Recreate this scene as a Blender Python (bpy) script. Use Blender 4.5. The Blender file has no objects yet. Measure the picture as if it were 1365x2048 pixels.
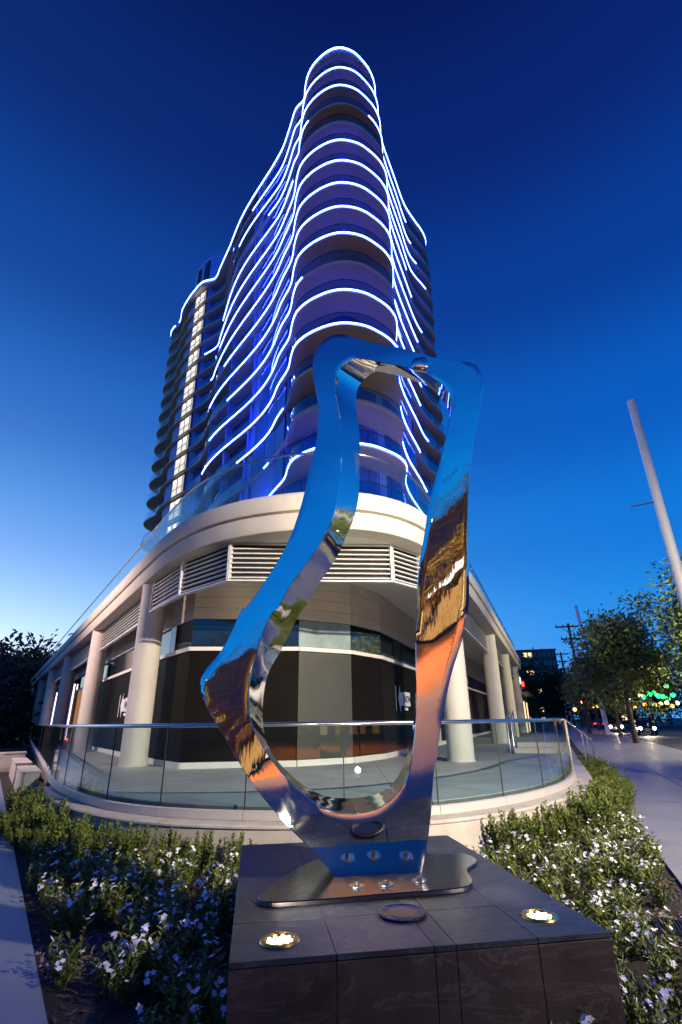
import bpy, bmesh, math, random
from math import sin, cos, pi, radians, sqrt, exp, atan2
from mathutils import Vector, Matrix
S = bpy.context.scene
COL = S.collection
# ---------------------------------------------------------------- camera
cam_d = bpy.data.cameras.new('camera'); cam = bpy.data.objects.new('camera', cam_d); COL.objects.link(cam)
cam_d.sensor_fit = 'VERTICAL'; cam_d.sensor_height = 36.0; cam_d.lens = 36*1016/2048
cam_d.clip_start = .05; cam_d.clip_end = 4000
_p, _r = radians(22.3), radians(.76)
_F = Vector((0, cos(_p), sin(_p))); _U0 = Vector((0, -sin(_p), cos(_p))); _R0 = Vector((1, 0, 0))
_R = _R0*cos(_r) - _U0*sin(_r); _U = _U0*cos(_r) + _R0*sin(_r)
M3 = Matrix((_R, _U, -_F)).transposed()
cam.matrix_world = Matrix.Translation((0, 0, 1.65)) @ M3.to_4x4()
S.camera = cam
# ---------------------------------------------------------------- dusk sky
W = bpy.data.worlds.new('World'); S.world = W; W.use_nodes = True
nt = W.node_tree; nt.nodes.clear(); N = nt.nodes.new; L = nt.links.new
def wmath(op, a, b=None):
    n = N('ShaderNodeMath'); n.operation = op
    for i, q in enumerate((a, b)):
        if q is None: continue
        if isinstance(q, (int, float)): n.inputs[i].default_value = q
        else: L(q, n.inputs[i])
    return n.outputs[0]
tc = N('ShaderNodeTexCoord'); sep = N('ShaderNodeSeparateXYZ'); L(tc.outputs['Generated'], sep.inputs[0])
elev = wmath('MULTIPLY', wmath('ARCSINE', sep.outputs['Z']), 180/pi)
ramp = N('ShaderNodeValToRGB'); cr = ramp.color_ramp; cr.interpolation = 'EASE'
stops = [(0, (.006, .32, .92)), (8, (.004, .27, .84)), (18, (.003, .185, .70)), (30, (.003, .105, .52)), (43, (.003, .046, .31)),
         (57, (.003, .019, .165)), (70, (.002, .009, .095)), (90, (.002, .006, .07))]
while len(cr.elements) > 1: cr.elements.remove(cr.elements[-1])
for i, (e, c) in enumerate(stops):
    el = cr.elements[0] if i == 0 else cr.elements.new(e/90)
    el.position = e/90; el.color = (*c, 1)
L(wmath('DIVIDE', wmath('MAXIMUM', elev, 0.0), 90.0), ramp.inputs[0])
# afterglow where the sun went down, behind the left street
az0 = radians(-46)
hl = wmath('SQRT', wmath('MAXIMUM', wmath('SUBTRACT', 1.0, wmath('MULTIPLY', sep.outputs['Z'], sep.outputs['Z'])), 1e-4))
ca = wmath('DIVIDE', wmath('ADD', wmath('MULTIPLY', sep.outputs['X'], sin(az0)), wmath('MULTIPLY', sep.outputs['Y'], cos(az0))), hl)
ang = wmath('EXPONENT', wmath('MULTIPLY', wmath('SUBTRACT', ca, 1.0), 4.6))
def glow(scale, col):
    g = wmath('MULTIPLY', wmath('EXPONENT', wmath('DIVIDE', wmath('MAXIMUM', elev, 0.0), -scale)), ang)
    m = N('ShaderNodeMix'); m.data_type = 'RGBA'; m.blend_type = 'MIX'
    m.inputs[6].default_value = (0, 0, 0, 1); m.inputs[7].default_value = (*col, 1); L(g, m.inputs[0])
    return m.outputs[2]
def cadd(a, b):
    m = N('ShaderNodeMix'); m.data_type = 'RGBA'; m.blend_type = 'ADD'; m.inputs[0].default_value = 1
    L(a, m.inputs[6]); L(b, m.inputs[7]); return m.outputs[2]
skyc = cadd(cadd(ramp.outputs[0], glow(7.0, (2.3, 1.5, .5))), glow(12.5, (.012, .50, .75)))
bg = N('ShaderNodeBackground'); L(skyc, bg.inputs[0]); bg.inputs[1].default_value = 1.0
wo = N('ShaderNodeOutputWorld'); L(bg.outputs[0], wo.inputs[0])
S.view_settings.view_transform = 'Standard'; S.view_settings.look = 'None'
S.view_settings.exposure = 0.0; S.view_settings.gamma = 1.0; S.view_settings.use_curve_mapping = False
S.cycles.use_denoising = True; S.cycles.max_bounces = 8; S.cycles.transparent_max_bounces = 24
S.cycles.sample_clamp_indirect = 4.0; S.cycles.caustics_reflective = False; S.cycles.caustics_refractive = False
# street lamp that lights the corner: lamp power set here, the lamp itself is built with the street furniture
KEY_POWER, LEFT_POWER, SODIUM_POWER, UPLIGHT_POWER = 25500, 7500, 10500, 950
# ---------------------------------------------------------------- helpers
def tag(o, label=None, cat=None, group=None, kind=None):
    if label: o['label'] = label
    if cat: o['category'] = cat
    if group: o['group'] = group
    if kind: o['kind'] = kind
    return o
def empty(name, label, cat, loc=(0, 0, 0), rz=0, group=None):
    o = bpy.data.objects.new(name, None); COL.objects.link(o); o.location = loc; o.rotation_euler.z = rz
    o.empty_display_size = .2
    return tag(o, label, cat, group)
def link(name, me, parent=None):
    o = bpy.data.objects.new(name, me); COL.objects.link(o)
    if parent is not None: o.parent = parent
    return o
class MB:
    def __init__(s): s.v = []; s.f = []; s.mi = []
    def add(s, v, f, m=0):
        n = len(s.v); s.v += [tuple(p) for p in v]; s.f += [tuple(i+n for i in q) for q in f]; s.mi += [m]*len(f); return s
    def box(s, c, d, rz=0, m=0, mat=None):
        x, y, z = d[0]/2, d[1]/2, d[2]/2
        P = [Vector((i*x, j*y, k*z)) for k in (-1, 1) for j in (-1, 1) for i in (-1, 1)]
        R = mat if mat is not None else Matrix.Rotation(rz, 3, 'Z')
        c = Vector(c)
        return s.add([R @ p + c for p in P], [(0, 2, 3, 1), (4, 5, 7, 6), (0, 1, 5, 4), (2, 6, 7, 3), (0, 4, 6, 2), (1, 3, 7, 5)], m)
    def beam(s, a, b, w, h, m=0, up=(0, 0, 1)):
        a, b = Vector(a), Vector(b); d = (b-a); l = d.length; d.normalize()
        u = Vector(up); x = d.cross(u); x.normalize(); u = x.cross(d)
        R = Matrix((x, d, u)).transposed()
        return s.box((a+b)/2, (w, l, h), m=m, mat=R)
    def tube(s, pts, r, n=8, m=0, cap=True):
        pts = [Vector(p) for p in pts]; rs = r if isinstance(r, (list, tuple)) else [r]*len(pts)
        V = []; F = []; k = len(pts); px = None
        for i, p in enumerate(pts):
            d = (pts[min(i+1, k-1)] - pts[max(i-1, 0)]).normalized()
            x = px if px is not None else (Vector((0, 0, 1)) if abs(d.z) < .9 else Vector((1, 0, 0)))
            x = (x - d*x.dot(d)).normalized(); px = x; y = d.cross(x)
            V += [p + (x*cos(2*pi*j/n) + y*sin(2*pi*j/n))*rs[i] for j in range(n)]
        for i in range(k-1):
            F += [(i*n+j, i*n+(j+1) % n, (i+1)*n+(j+1) % n, (i+1)*n+j) for j in range(n)]
        if cap: F += [tuple(range(n-1, -1, -1)), tuple(range((k-1)*n, k*n))]
        return s.add(V, F, m)
    def lathe(s, prof, c=(0, 0, 0), n=24, m=0):
        V = [(c[0]+r*cos(2*pi*j/n), c[1]+r*sin(2*pi*j/n), c[2]+z) for r, z in prof for j in range(n)]
        F = [(i*n+j, i*n+(j+1) % n, (i+1)*n+(j+1) % n, (i+1)*n+j) for i in range(len(prof)-1) for j in range(n)]
        k = len(prof); F += [tuple(range(n-1, -1, -1)), tuple(range((k-1)*n, k*n))]
        return s.add(V, F, m)
    def prism(s, poly, z0, z1, m=0):
        n = len(poly)
        V = [(p[0], p[1], z0) for p in poly] + [(p[0], p[1], z1) for p in poly]
        return s.add(V, [tuple(range(n-1, -1, -1)), tuple(range(n, 2*n))] + [(i, (i+1) % n, n+(i+1) % n, n+i) for i in range(n)], m)
    def sweep(s, path, prof, m=0, nrm=None, caps=True, closed=False):
        nr = nrm or normals(path, closed); k = len(prof); V = []; F = []; n = len(path)
        for p, q in zip(path, nr): V += [(p[0]+q[0]*o, p[1]+q[1]*o, z) for o, z in prof]
        for i in range(n if closed else n-1):
            a, b = i*k, ((i+1) % n)*k
            F += [(a+j, b+j, b+(j+1) % k, a+(j+1) % k) for j in range(k)]
        if caps and not closed: F += [tuple(range(k)), tuple(range((n-1)*k+k-1, (n-1)*k-1, -1))]
        return s.add(V, F, m)
    def build(s, name, mats, parent=None, smooth=False, fix=True):
        me = bpy.data.meshes.new(name); me.from_pydata(s.v, [], s.f)
        mats = mats if isinstance(mats, (list, tuple)) else [mats]
        for q in mats: me.materials.append(q)
        if len(mats) > 1: me.polygons.foreach_set('material_index', s.mi)
        if fix:
            bm = bmesh.new(); bm.from_mesh(me); bmesh.ops.recalc_face_normals(bm, faces=bm.faces); bm.to_mesh(me); bm.free()
        if smooth:
            me.shade_smooth(); me.set_sharp_from_angle(angle=radians(smooth if smooth is not True else 40))
        me.update()
        return link(name, me, parent)
def normals(path, closed=False):
    n = len(path); out = []
    for i in range(n):
        if closed: a, b = path[i-1], path[(i+1) % n]
        else: a, b = path[max(i-1, 0)], path[min(i+1, n-1)]
        dx, dy = b[0]-a[0], b[1]-a[1]; l = sqrt(dx*dx+dy*dy) or 1
        out.append((dy/l, -dx/l))
    return out
def catmull(P, step=.5):
    P = [Vector(p) for p in P]; out = []
    for i in range(len(P)-1):
        p0 = P[i-1] if i else P[0]*2-P[1]; p1, p2 = P[i], P[i+1]; p3 = P[i+2] if i+2 < len(P) else P[-1]*2-P[-2]
        a = max((p1-p0).length**.5, 1e-4); b = max((p2-p1).length**.5, 1e-4); c = max((p3-p2).length**.5, 1e-4)
        m1 = (p1-p0)/a - (p2-p0)/(a+b) + (p2-p1)/b; m2 = (p2-p1)/b - (p3-p1)/(b+c) + (p3-p2)/c
        m1 *= b; m2 *= b
        n = max(2, int((p2-p1).length/step)+1)
        for k in range(n):
            t = k/n
            out.append(p1*(2*t**3-3*t*t+1) + m1*(t**3-2*t*t+t) + p2*(-2*t**3+3*t*t) + m2*(t**3-t*t))
    out.append(P[-1]); return [tuple(p) for p in out]
def arcs(path):
    s = [0]
    for a, b in zip(path, path[1:]): s.append(s[-1] + sqrt((a[0]-b[0])**2+(a[1]-b[1])**2))
    return s
def at(path, s, u):
    u = max(s[0], min(s[-1], u)); i = 0
    lo, hi = 0, len(s)-1
    while hi-lo > 1:
        m = (lo+hi)//2
        if s[m] <= u: lo = m
        else: hi = m
    t = (u-s[lo])/((s[hi]-s[lo]) or 1); a, b = path[lo], path[hi]
    return (a[0]+(b[0]-a[0])*t, a[1]+(b[1]-a[1])*t)
def sub(path, s, u0, u1, step=None):
    if step:
        n = max(1, round((u1-u0)/step)); return [at(path, s, u0+(u1-u0)*i/n) for i in range(n+1)]
    return [at(path, s, u0)] + [p for p, q in zip(path, s) if u0 < q < u1] + [at(path, s, u1)]
def offs(path, d):
    return [(p[0]+q[0]*d, p[1]+q[1]*d) for p, q in zip(path, normals(path))]
# ---------------------------------------------------------------- materials
def mat(name, col, rough=.6, metal=0, var=.0, scale=4, bump=0, bscale=30, spec=.5, col2=None, detail=5, wave=None):
    m = bpy.data.materials.new(name); m.use_nodes = True; t = m.node_tree; b = t.nodes['Principled BSDF']
    b.inputs['Base Color'].default_value = (*col, 1); b.inputs['Roughness'].default_value = rough
    b.inputs['Metallic'].default_value = metal; b.inputs['Specular IOR Level'].default_value = spec
    co = t.nodes.new('ShaderNodeTexCoord')
    if var or col2:
        n = t.nodes.new('ShaderNodeTexNoise'); n.inputs['Scale'].default_value = scale; n.inputs['Detail'].default_value = detail
        n.inputs['Roughness'].default_value = .65
        t.links.new(co.outputs['Object'], n.inputs['Vector'])
        r = t.nodes.new('ShaderNodeValToRGB'); r.color_ramp.elements[0].position = .32; r.color_ramp.elements[1].position = .68
        c2 = col2 or tuple(min(1, c*(1+var)) for c in col); c1 = col if col2 else tuple(c*(1-var) for c in col)
        r.color_ramp.elements[0].color = (*c1, 1); r.color_ramp.elements[1].color = (*c2, 1)
        t.links.new(n.outputs['Fac'], r.inputs[0]); t.links.new(r.outputs[0], b.inputs['Base Color'])
        mr = t.nodes.new('ShaderNodeMapRange'); mr.inputs['To Min'].default_value = max(0, rough-.08); mr.inputs['To Max'].default_value = min(1, rough+.08)
        if metal < .5: t.links.new(n.outputs['Fac'], mr.inputs[0]); t.links.new(mr.outputs[0], b.inputs['Roughness'])
    if bump:
        n2 = t.nodes.new('ShaderNodeTexNoise'); n2.inputs['Scale'].default_value = bscale; n2.inputs['Detail'].default_value = 6
        t.links.new(co.outputs['Object'], n2.inputs['Vector'])
        bp = t.nodes.new('ShaderNodeBump'); bp.inputs['Strength'].default_value = bump; bp.inputs['Distance'].default_value = .02
        t.links.new(n2.outputs['Fac'], bp.inputs['Height']); t.links.new(bp.outputs[0], b.inputs['Normal'])
    return m
def emis(name, col, strength):
    m = bpy.data.materials.new(name); m.use_nodes = True; b = m.node_tree.nodes['Principled BSDF']
    b.inputs['Base Color'].default_value = (.02, .02, .02, 1); b.inputs['Emission Color'].default_value = (*col, 1)
    b.inputs['Emission Strength'].default_value = strength; return m
def glassmat(name, tint=(.86, .93, .93), base=.05):
    m = bpy.data.materials.new(name); m.use_nodes = True; t = m.node_tree; t.nodes.clear()
    lw = t.nodes.new('ShaderNodeLayerWeight'); lw.inputs[0].default_value = .5
    p = t.nodes.new('ShaderNodeMath'); p.operation = 'POWER'; t.links.new(lw.outputs['Facing'], p.inputs[0]); p.inputs[1].default_value = 4.5
    q = t.nodes.new('ShaderNodeMath'); q.operation = 'MULTIPLY_ADD'; t.links.new(p.outputs[0], q.inputs[0]); q.inputs[1].default_value = 1-base; q.inputs[2].default_value = base
    tr = t.nodes.new('ShaderNodeBsdfTransparent'); tr.inputs[0].default_value = (*tint, 1)
    gl = t.nodes.new('ShaderNodeBsdfGlossy'); gl.inputs['Roughness'].default_value = .01; gl.inputs['Color'].default_value = (.9, .95, .97, 1)
    mx = t.nodes.new('ShaderNodeMixShader'); t.links.new(q.outputs[0], mx.inputs[0]); t.links.new(tr.outputs[0], mx.inputs[1]); t.links.new(gl.outputs[0], mx.inputs[2])
    o = t.nodes.new('ShaderNodeOutputMaterial'); t.links.new(mx.outputs[0], o.inputs[0]); return m
def slatemat(name, base=(.045, .047, .052), vein=(.22, .23, .25)):
    m = mat(name, base, .44, spec=.32, var=.35, scale=3.2, bump=.12, bscale=22); t = m.node_tree; b = t.nodes['Principled BSDF']
    co = t.nodes.new('ShaderNodeTexCoord'); mp = t.nodes.new('ShaderNodeMapping'); mp.inputs['Rotation'].default_value = (.5, .9, .6); mp.inputs['Scale'].default_value = (.8, 2.6, 2.4)
    t.links.new(co.outputs['Object'], mp.inputs[0])
    n = t.nodes.new('ShaderNodeTexNoise'); n.inputs['Scale'].default_value = 1.9; n.inputs['Detail'].default_value = 9; n.inputs['Distortion'].default_value = 1.7; n.inputs['Roughness'].default_value = .62
    t.links.new(mp.outputs[0], n.inputs['Vector'])
    r = t.nodes.new('ShaderNodeValToRGB'); e = r.color_ramp.elements; e[0].position = .462; e[0].color = (0, 0, 0, 1); e[1].position = .5; e[1].color = (.55, .55, .55, 1)
    x = e.new(.512); x.color = (0, 0, 0, 1)
    n3 = t.nodes.new('ShaderNodeTexNoise'); n3.inputs['Scale'].default_value = 2.2; n3.inputs['Detail'].default_value = 6; t.links.new(mp.outputs[0], n3.inputs['Vector'])
    mm = t.nodes.new('ShaderNodeMath'); mm.operation = 'MULTIPLY'; t.links.new(r.outputs[0], mm.inputs[0]); t.links.new(n3.outputs['Fac'], mm.inputs[1]); t.links.new(n.outputs['Fac'], r.inputs[0])
    mx = t.nodes.new('ShaderNodeMix'); mx.data_type = 'RGBA'; src = b.inputs['Base Color'].links[0].from_socket
    t.links.new(mm.outputs[0], mx.inputs[0]); t.links.new(src, mx.inputs[6]); mx.inputs[7].default_value = (*vein, 1)
    t.links.new(mx.outputs[2], b.inputs['Base Color']); return m
def leafmat(name, c1, c2, rough=.55, sub=.12):
    m = mat(name, c1, rough, col2=c2, scale=2.6, detail=2); b = m.node_tree.nodes['Principled BSDF']
    b.inputs['Specular IOR Level'].default_value = .35
    return m
MT = dict(
    stucco=mat('cream_stucco', (.52, .48, .42), .75, var=.07, scale=1.3, bump=.06, bscale=60),
    column=mat('column_plaster', (.56, .52, .46), .7, var=.06, scale=1.6, bump=.05, bscale=70),
    soffit=mat('soffit_plaster', (.6, .58, .54), .8, var=.05, scale=.8),
    concrete=mat('wall_concrete', (.40, .36, .33), .8, var=.16, scale=2.2, bump=.12, bscale=40),
    paving=mat('pavement_concrete', (.205, .205, .21), .5, var=.16, scale=1.1, bump=.1, bscale=45),
    terrace=mat('terrace_concrete', (.33, .345, .34), .6, var=.13, scale=1.4, bump=.08, bscale=40),
    asphalt=mat('asphalt', (.05, .05, .053), .68, var=.25, scale=1.2, bump=.3, bscale=80, spec=.25),
    brick=mat('paved_crossing', (.30, .135, .07), .5, var=.25, scale=2.2, bump=.3, bscale=25),
    soil=mat('mulch_soil', (.017, .012, .009), .95, var=.6, scale=14, bump=1.0, bscale=60),
    gravel=mat('gravel_stone', (.28, .24, .22), .8, col2=(.14, .12, .115), scale=9),
    slate=slatemat('slate_tile', (.036, .040, .047), (.17, .19, .21)), slate_side=slatemat('slate_side', (.060, .041, .033), (.20, .17, .15)),
    grout=mat('grout', (.12, .115, .11), .9),
    steel=mat('brushed_steel', (.62, .62, .63), .22, 1, bump=.02, bscale=200),
    darkmetal=mat('dark_metal', (.035, .035, .04), .45, .6),
    alum=mat('louver_aluminium', (.62, .60, .57), .42, .25),
    panel=mat('dark_panel', (.007, .006, .0055), .6, var=.2, scale=2, spec=.05), litfacet=mat('lit_facet_panel', (.034, .034, .026), .5, var=.1, scale=1), frost=mat('frosted_pane', (.22, .28, .27), .12, var=.25, scale=1.2),
    siding=mat('beige_siding', (.50, .45, .38), .7, var=.08, scale=2),
    trim=mat('pale_trim', (.66, .63, .58), .5),
    bandglass=mat('transom_glass', (.012, .018, .026), .04, spec=1.0),
    twrglass=mat('tower_glass', (.035, .09, .42), .07, spec=.9, var=.3, scale=.25),  # blue tint carries part of the light strips' glow
    twrwall=mat('tower_panel', (.24, .33, .72), .5, var=.08, scale=.5),  # wall blued to stand for light spilled from the strips
    twrslab=mat('tower_stucco', (.50, .42, .24), .7, var=.06, scale=.6),  # warm tone cuts the strips' blue light on the undersides
    rail=glassmat('clear_glass'), railb=glassmat('balcony_glass', (.72, .82, .9), .06),
    led=emis('led_strip', (.026, .056, 1.0), 108.0),
    litwin=emis('lit_window', (1.0, .90, .66), 1.0), ceil=emis('ceiling_lamp', (1.0, .93, .75), 9),
    purple=emis('purple_window', (.26, .20, 1.0), .75), white=emis('white_tube', (1.0, .80, .70), 3.2),
    amber=emis('sunset_glow_pane', (1.0, .40, .05), .34), sign=mat('sign_vinyl', (.72, .72, .70), .5),
    warm=emis('warm_bulb', (1.0, .62, .22), 14), sodium=emis('sodium_bulb', (1.0, .42, .07), 60), cool=emis('street_bulb', (1, .88, .7), 40),
    red=emis('red_lamp', (1, .03, .02), 8), green=emis('green_bulb', (.02, 1, .18), 5), head=emis('headlight', (1, .87, .68), 30),
    shrub=leafmat('shrub_leaf', (.05, .080, .012), (.15, .185, .03)), flowerleaf=leafmat('flower_leaf', (.075, .115, .018), (.21, .24, .04)),
    treeleaf=leafmat('tree_leaf', (.09, .13, .03), (.21, .25, .06)), darkleaf=leafmat('dark_tree_leaf', (.018, .030, .012), (.045, .06, .025)),
    petal=mat('white_petal', (.74, .72, .80), .6, var=.12, scale=6), stem=mat('stem', (.06, .05, .025), .8),
    bark=mat('bark', (.10, .075, .055), .9, var=.35, scale=6, bump=.6, bscale=18),
    pole=mat('painted_pole', (.78, .77, .70), .45, var=.06, scale=3), wood=mat('utility_wood', (.075, .06, .05), .9, var=.3, scale=3),
    farwall=mat('far_wall', (.10, .09, .085), .8, var=.2, scale=.2), brown=mat('brown_cladding', (.16, .08, .04), .7, var=.2, scale=.6),
    carA=mat('car_paint_dark', (.035, .04, .06), .2, .5), carB=mat('car_paint_red', (.30, .02, .02), .25, .3), carC=mat('car_paint_silver', (.4, .41, .42), .25, .7),
    tyre=mat('tyre', (.02, .02, .02), .8), carglass=mat('car_glass', (.01, .012, .015), .05, spec=1),
    cloth=mat('dark_cloth', (.03, .03, .035), .9, var=.2, scale=12), skin=mat('skin', (.42, .25, .18), .55), hair=mat('hair', (.03, .02, .015), .6),
)
def mirror():
    m = bpy.data.materials.new('polished_steel'); m.use_nodes = True; t = m.node_tree; b = t.nodes['Principled BSDF']
    b.inputs['Base Color'].default_value = (.80, .80, .80, 1); b.inputs['Metallic'].default_value = 1; b.inputs['Roughness'].default_value = .025
    co = t.nodes.new('ShaderNodeTexCoord')
    ns = t.nodes.new('ShaderNodeTexNoise'); ns.inputs['Scale'].default_value = 6; ns.inputs['Detail'].default_value = 8; ns.inputs['Distortion'].default_value = 1.2; t.links.new(co.outputs['Object'], ns.inputs['Vector'])
    rr_ = t.nodes.new('ShaderNodeMapRange'); rr_.inputs['From Min'].default_value = .45; rr_.inputs['From Max'].default_value = .8; rr_.inputs['To Min'].default_value = .012; rr_.inputs['To Max'].default_value = .045
    t.links.new(ns.outputs['Fac'], rr_.inputs[0]); t.links.new(rr_.outputs[0], b.inputs['Roughness'])
    n = t.nodes.new('ShaderNodeTexNoise'); n.inputs['Scale'].default_value = 1.5; n.inputs['Detail'].default_value = 2; t.links.new(co.outputs['Object'], n.inputs['Vector'])
    mp = t.nodes.new('ShaderNodeMapping'); mp.inputs['Scale'].default_value = (14, 14, 2.0); t.links.new(co.outputs['Object'], mp.inputs[0])
    n2 = t.nodes.new('ShaderNodeTexNoise'); n2.inputs['Scale'].default_value = 3; n2.inputs['Detail'].default_value = 3; t.links.new(mp.outputs[0], n2.inputs['Vector'])
    b1 = t.nodes.new('ShaderNodeBump'); b1.inputs['Strength'].default_value = .28; b1.inputs['Distance'].default_value = .03; t.links.new(n.outputs['Fac'], b1.inputs['Height'])
    b2 = t.nodes.new('ShaderNodeBump'); b2.inputs['Strength'].default_value = .05; b2.inputs['Distance'].default_value = .004
    t.links.new(n2.outputs['Fac'], b2.inputs['Height']); t.links.new(b1.outputs[0], b2.inputs['Normal']); t.links.new(b2.outputs[0], b.inputs['Normal'])
    return m
MT['mirror'] = mirror()
uL = Vector((-.542, .840)); nL = Vector((-.840, -.542)); uR = Vector((.358, .934)); nR = Vector((.934, -.358))
MT['black'] = mat('black_backing', (.008, .008, .009), .7)
MT['orangeb'] = emis('orange_bulb', (1, .35, .08), 6)
MT['ambershop'] = emis('amber_shop_window', (1, .50, .14), .75)

MT['alumw'] = mat('shoe_metal', (.5, .46, .44), .45, .3)
MT['shoplit'] = emis('shop_lit_window', (1, .45, .15), .5)
MT['farwarm'] = emis('warm_string_bulb', (1, .6, .2), 9)
# ---------------------------------------------------------------- ground
def V2(p): return Vector(p[:2])
A0 = Vector((-.91, 2.6)); B0 = Vector((2.06, 2.6))
MB().box((0, 40, -.25), (900, 900, .2)).build('street', MT['asphalt']).__setitem__('kind', 'structure')
soil = MB().prism([tuple(A0), tuple(B0), tuple(B0+uR*48), tuple(A0+uL*48)], -.14, -.03).build('planting_bed', MT['soil']); tag(soil, kind='structure')
def pavement(name, o, u, n, wid, rows, cols, smat, start=0):
    root = MB()
    c = o + u*(rows[-1]/2) + n*(wid/2)
    P = [o+u*start, o+n*wid+u*start, o+n*wid+u*rows[-1], o+u*rows[-1]]
    r = root.prism([tuple(p) for p in P], -.15, -.05).build(name, MT['grout']); tag(r, kind='structure')
    rr = random.Random(5)
    for i in range(len(rows)-1):
        for j in range(len(cols)-1):
            a0, a1, b0, b1 = rows[i]+.006, rows[i+1]-.006, cols[j]+.006, cols[j+1]-.006
            q = [o+u*a+n*b for a, b in ((a0, b0), (a0, b1), (a1, b1), (a1, b0))]
            MB().prism([tuple(p) for p in q], -.05, rr.uniform(-.003, .002)).build('paving_slab', smat, r)
    return r
rowsR = [0, 2.1, 4.2, 6.3, 8.4, 10.5, 12.6, 14.7, 17.5, 20.5, 24, 28, 33, 39, 46, 56, 70, 90, 140]
pavement('right_pavement', B0, uR, nR, 4.9, rowsR, [0, 1.75, 3.35, 4.9], MT['paving'])
pavement('left_pavement', A0, uL, nL, 4.2, [0, 2.4, 4.8, 7.2, 9.6, 12, 15, 18, 22, 28, 36, 48, 70], [0, 2.1, 4.2], MT['paving'])
MB().prism([(-.91, 2.595), (-4.43, .33), (-5.5, -5), (-4, -8.6), (1, -9.6), (7, -8.2), (8.5, -4), (6.63, .85), (2.06, 2.595)], -.15, -.002).build('corner_pavement', MT['paving']).__setitem__('kind', 'structure')
# red paved crossing across the street, behind the camera
MB().prism([(-5, -9), (-18, -12), (-20, -36), (22, -36), (20, -12), (7.5, -8.6), (1, -10)], -.149, -.145).build('crossing', MT['brick']).__setitem__('kind', 'structure')
# ---------------------------------------------------------------- plinth
pl = empty('plinth', 'low dark slate plinth carrying the steel sculpture in the flower bed', 'plinth', (.215, 4.32, 0), radians(9.2))
PW, PD, PH = 1.94, 2.45, .62
MB().box((0, 0, PH/2-.06), (PW-.05, PD-.05, PH-.02+.0)).build('core', MT['grout'], pl)
cx = [0, .26, .51, .567, .79, 1]; ry = [0, .2, .6, 1]
rr = random.Random(3)
def bev(o, w=.003):
    m = o.modifiers.new('bevel', 'BEVEL'); m.width = w; m.segments = 1; return o
for i in range(5):
    for j in range(3):
        x0, x1 = (cx[i]-.5)*PW+.0015, (cx[i+1]-.5)*PW-.0015; y0, y1 = (ry[j]-.5)*PD+.0015, (ry[j+1]-.5)*PD-.0015
        if j == 0: y0 -= 0
        bev(MB().box(((x0+x1)/2, (y0+y1)/2, PH-.0125+rr.uniform(-.0008, .0008)), (x1-x0, y1-y0, .025)).build('top_tile', MT['slate'], pl), .002)
for i in range(5):
    x0, x1 = (cx[i]-.5)*PW+.0015, (cx[i+1]-.5)*PW-.0015
    for sgn in (-1, 1):
        bev(MB().box(((x0+x1)/2, sgn*(PD/2-.013+rr.uniform(0, .0015)), (PH-.029)/2-.05), (x1-x0, .025, PH-.029+.1)).build('side_tile', MT['slate_side'], pl), .002)
for j in range(3):
    y0, y1 = (ry[j]-.5)*PD+.0015, (ry[j+1]-.5)*PD-.0015
    if j == 0: y0 += .026
    if j == 2: y1 -= .026
    for sgn in (-1, 1):
        bev(MB().box((sgn*(PW/2-.013), (y0+y1)/2, (PH-.029)/2-.05), (.025, y1-y0, PH-.029+.1)).build('side_tile', MT['slate_side'], pl), .002)
# uplights let into the plinth
def uplight(x, y, label, aim):
    t = empty('uplight', label, 'floor light', (x, y, PH), 0, 'uplights set in the plinth top')
    MB().lathe([(.074, -.01), (.10, -.01), (.104, .004), (.098, .012), (.08, .012), (.074, .004)], n=32).build('rim', MT['gold'], t, 40)
    MB().lathe([(.001, .001), (.077, .001), (.077, .003), (.001, .003)], n=32).build('bowl', MT['goldd'], t)
    n = 9
    for k in range(n):
        a = 2*pi*k/n; MB().lathe([(.0005, .004), (.0085, .004), (.0085, .008), (.0005, .009)], (.058*cos(a), .058*sin(a), 0), 10).build('small_bulb', MT['warm'], t)
    q = [(.040*cos(a)+.012*(1 if cos(a) > 0 else -1), .020*sin(a)) for a in [2*pi*k/20 for k in range(20)]]
    f = MB().prism(q, .004, .011).build('bulb', MT['warm'], t); f.rotation_euler.z = radians(24)
    ld = bpy.data.lights.new('uplight_beam', 'SPOT'); ld.energy = UPLIGHT_POWER; ld.color = (1, .86, .62); ld.spot_size = radians(125); ld.spot_blend = .8; ld.shadow_soft_size = .05
    lo = bpy.data.objects.new('beam', ld); COL.objects.link(lo); lo.parent = t; lo.location = (0, 0, .05)
    lo.rotation_euler = Vector(aim).to_track_quat('-Z', 'Y').to_euler()
def goldm(n, c, r, e):
    m = mat(n, c, r, 1); b = m.node_tree.nodes['Principled BSDF']; return m
MT['gold'] = goldm('gold_lit_rim', (.75, .5, .16), .25, 0); MT['goldd'] = goldm('gold_lit_bowl', (.35, .22, .08), .35, 0)  # rim and bowl coloured golden to carry the bulbs' warm light
uplight(-.34, 3.2, 'glowing round floor light near the left front corner of the slate plinth', (.25, .9, 1.1))
uplight(1.08, 3.49, 'glowing round floor light near the right front corner of the slate plinth', (-.15, .9, 1.1))
md = empty('medallion', 'dark round metal medallion lying on the plinth in front of the sculpture', 'plaque', (.32, 3.55, PH))
MB().lathe([(.001, .001), (.128, .001), (.135, .006), (.135, .014), (.126, .018), (.118, .012), (.001, .010)], n=40).build('disc', mat('medallion_bronze', (.09, .08, .08), .28, 1, bump=.5, bscale=35), md, 40)
MB().lathe([(.07, .0095), (.085, .0095), (.085, .0135), (.07, .0135)], n=40).build('inner_ring', MT['medr'] if 'medr' in MT else mat('medallion_ring', (.12, .10, .10), .3, 1), md)
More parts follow.
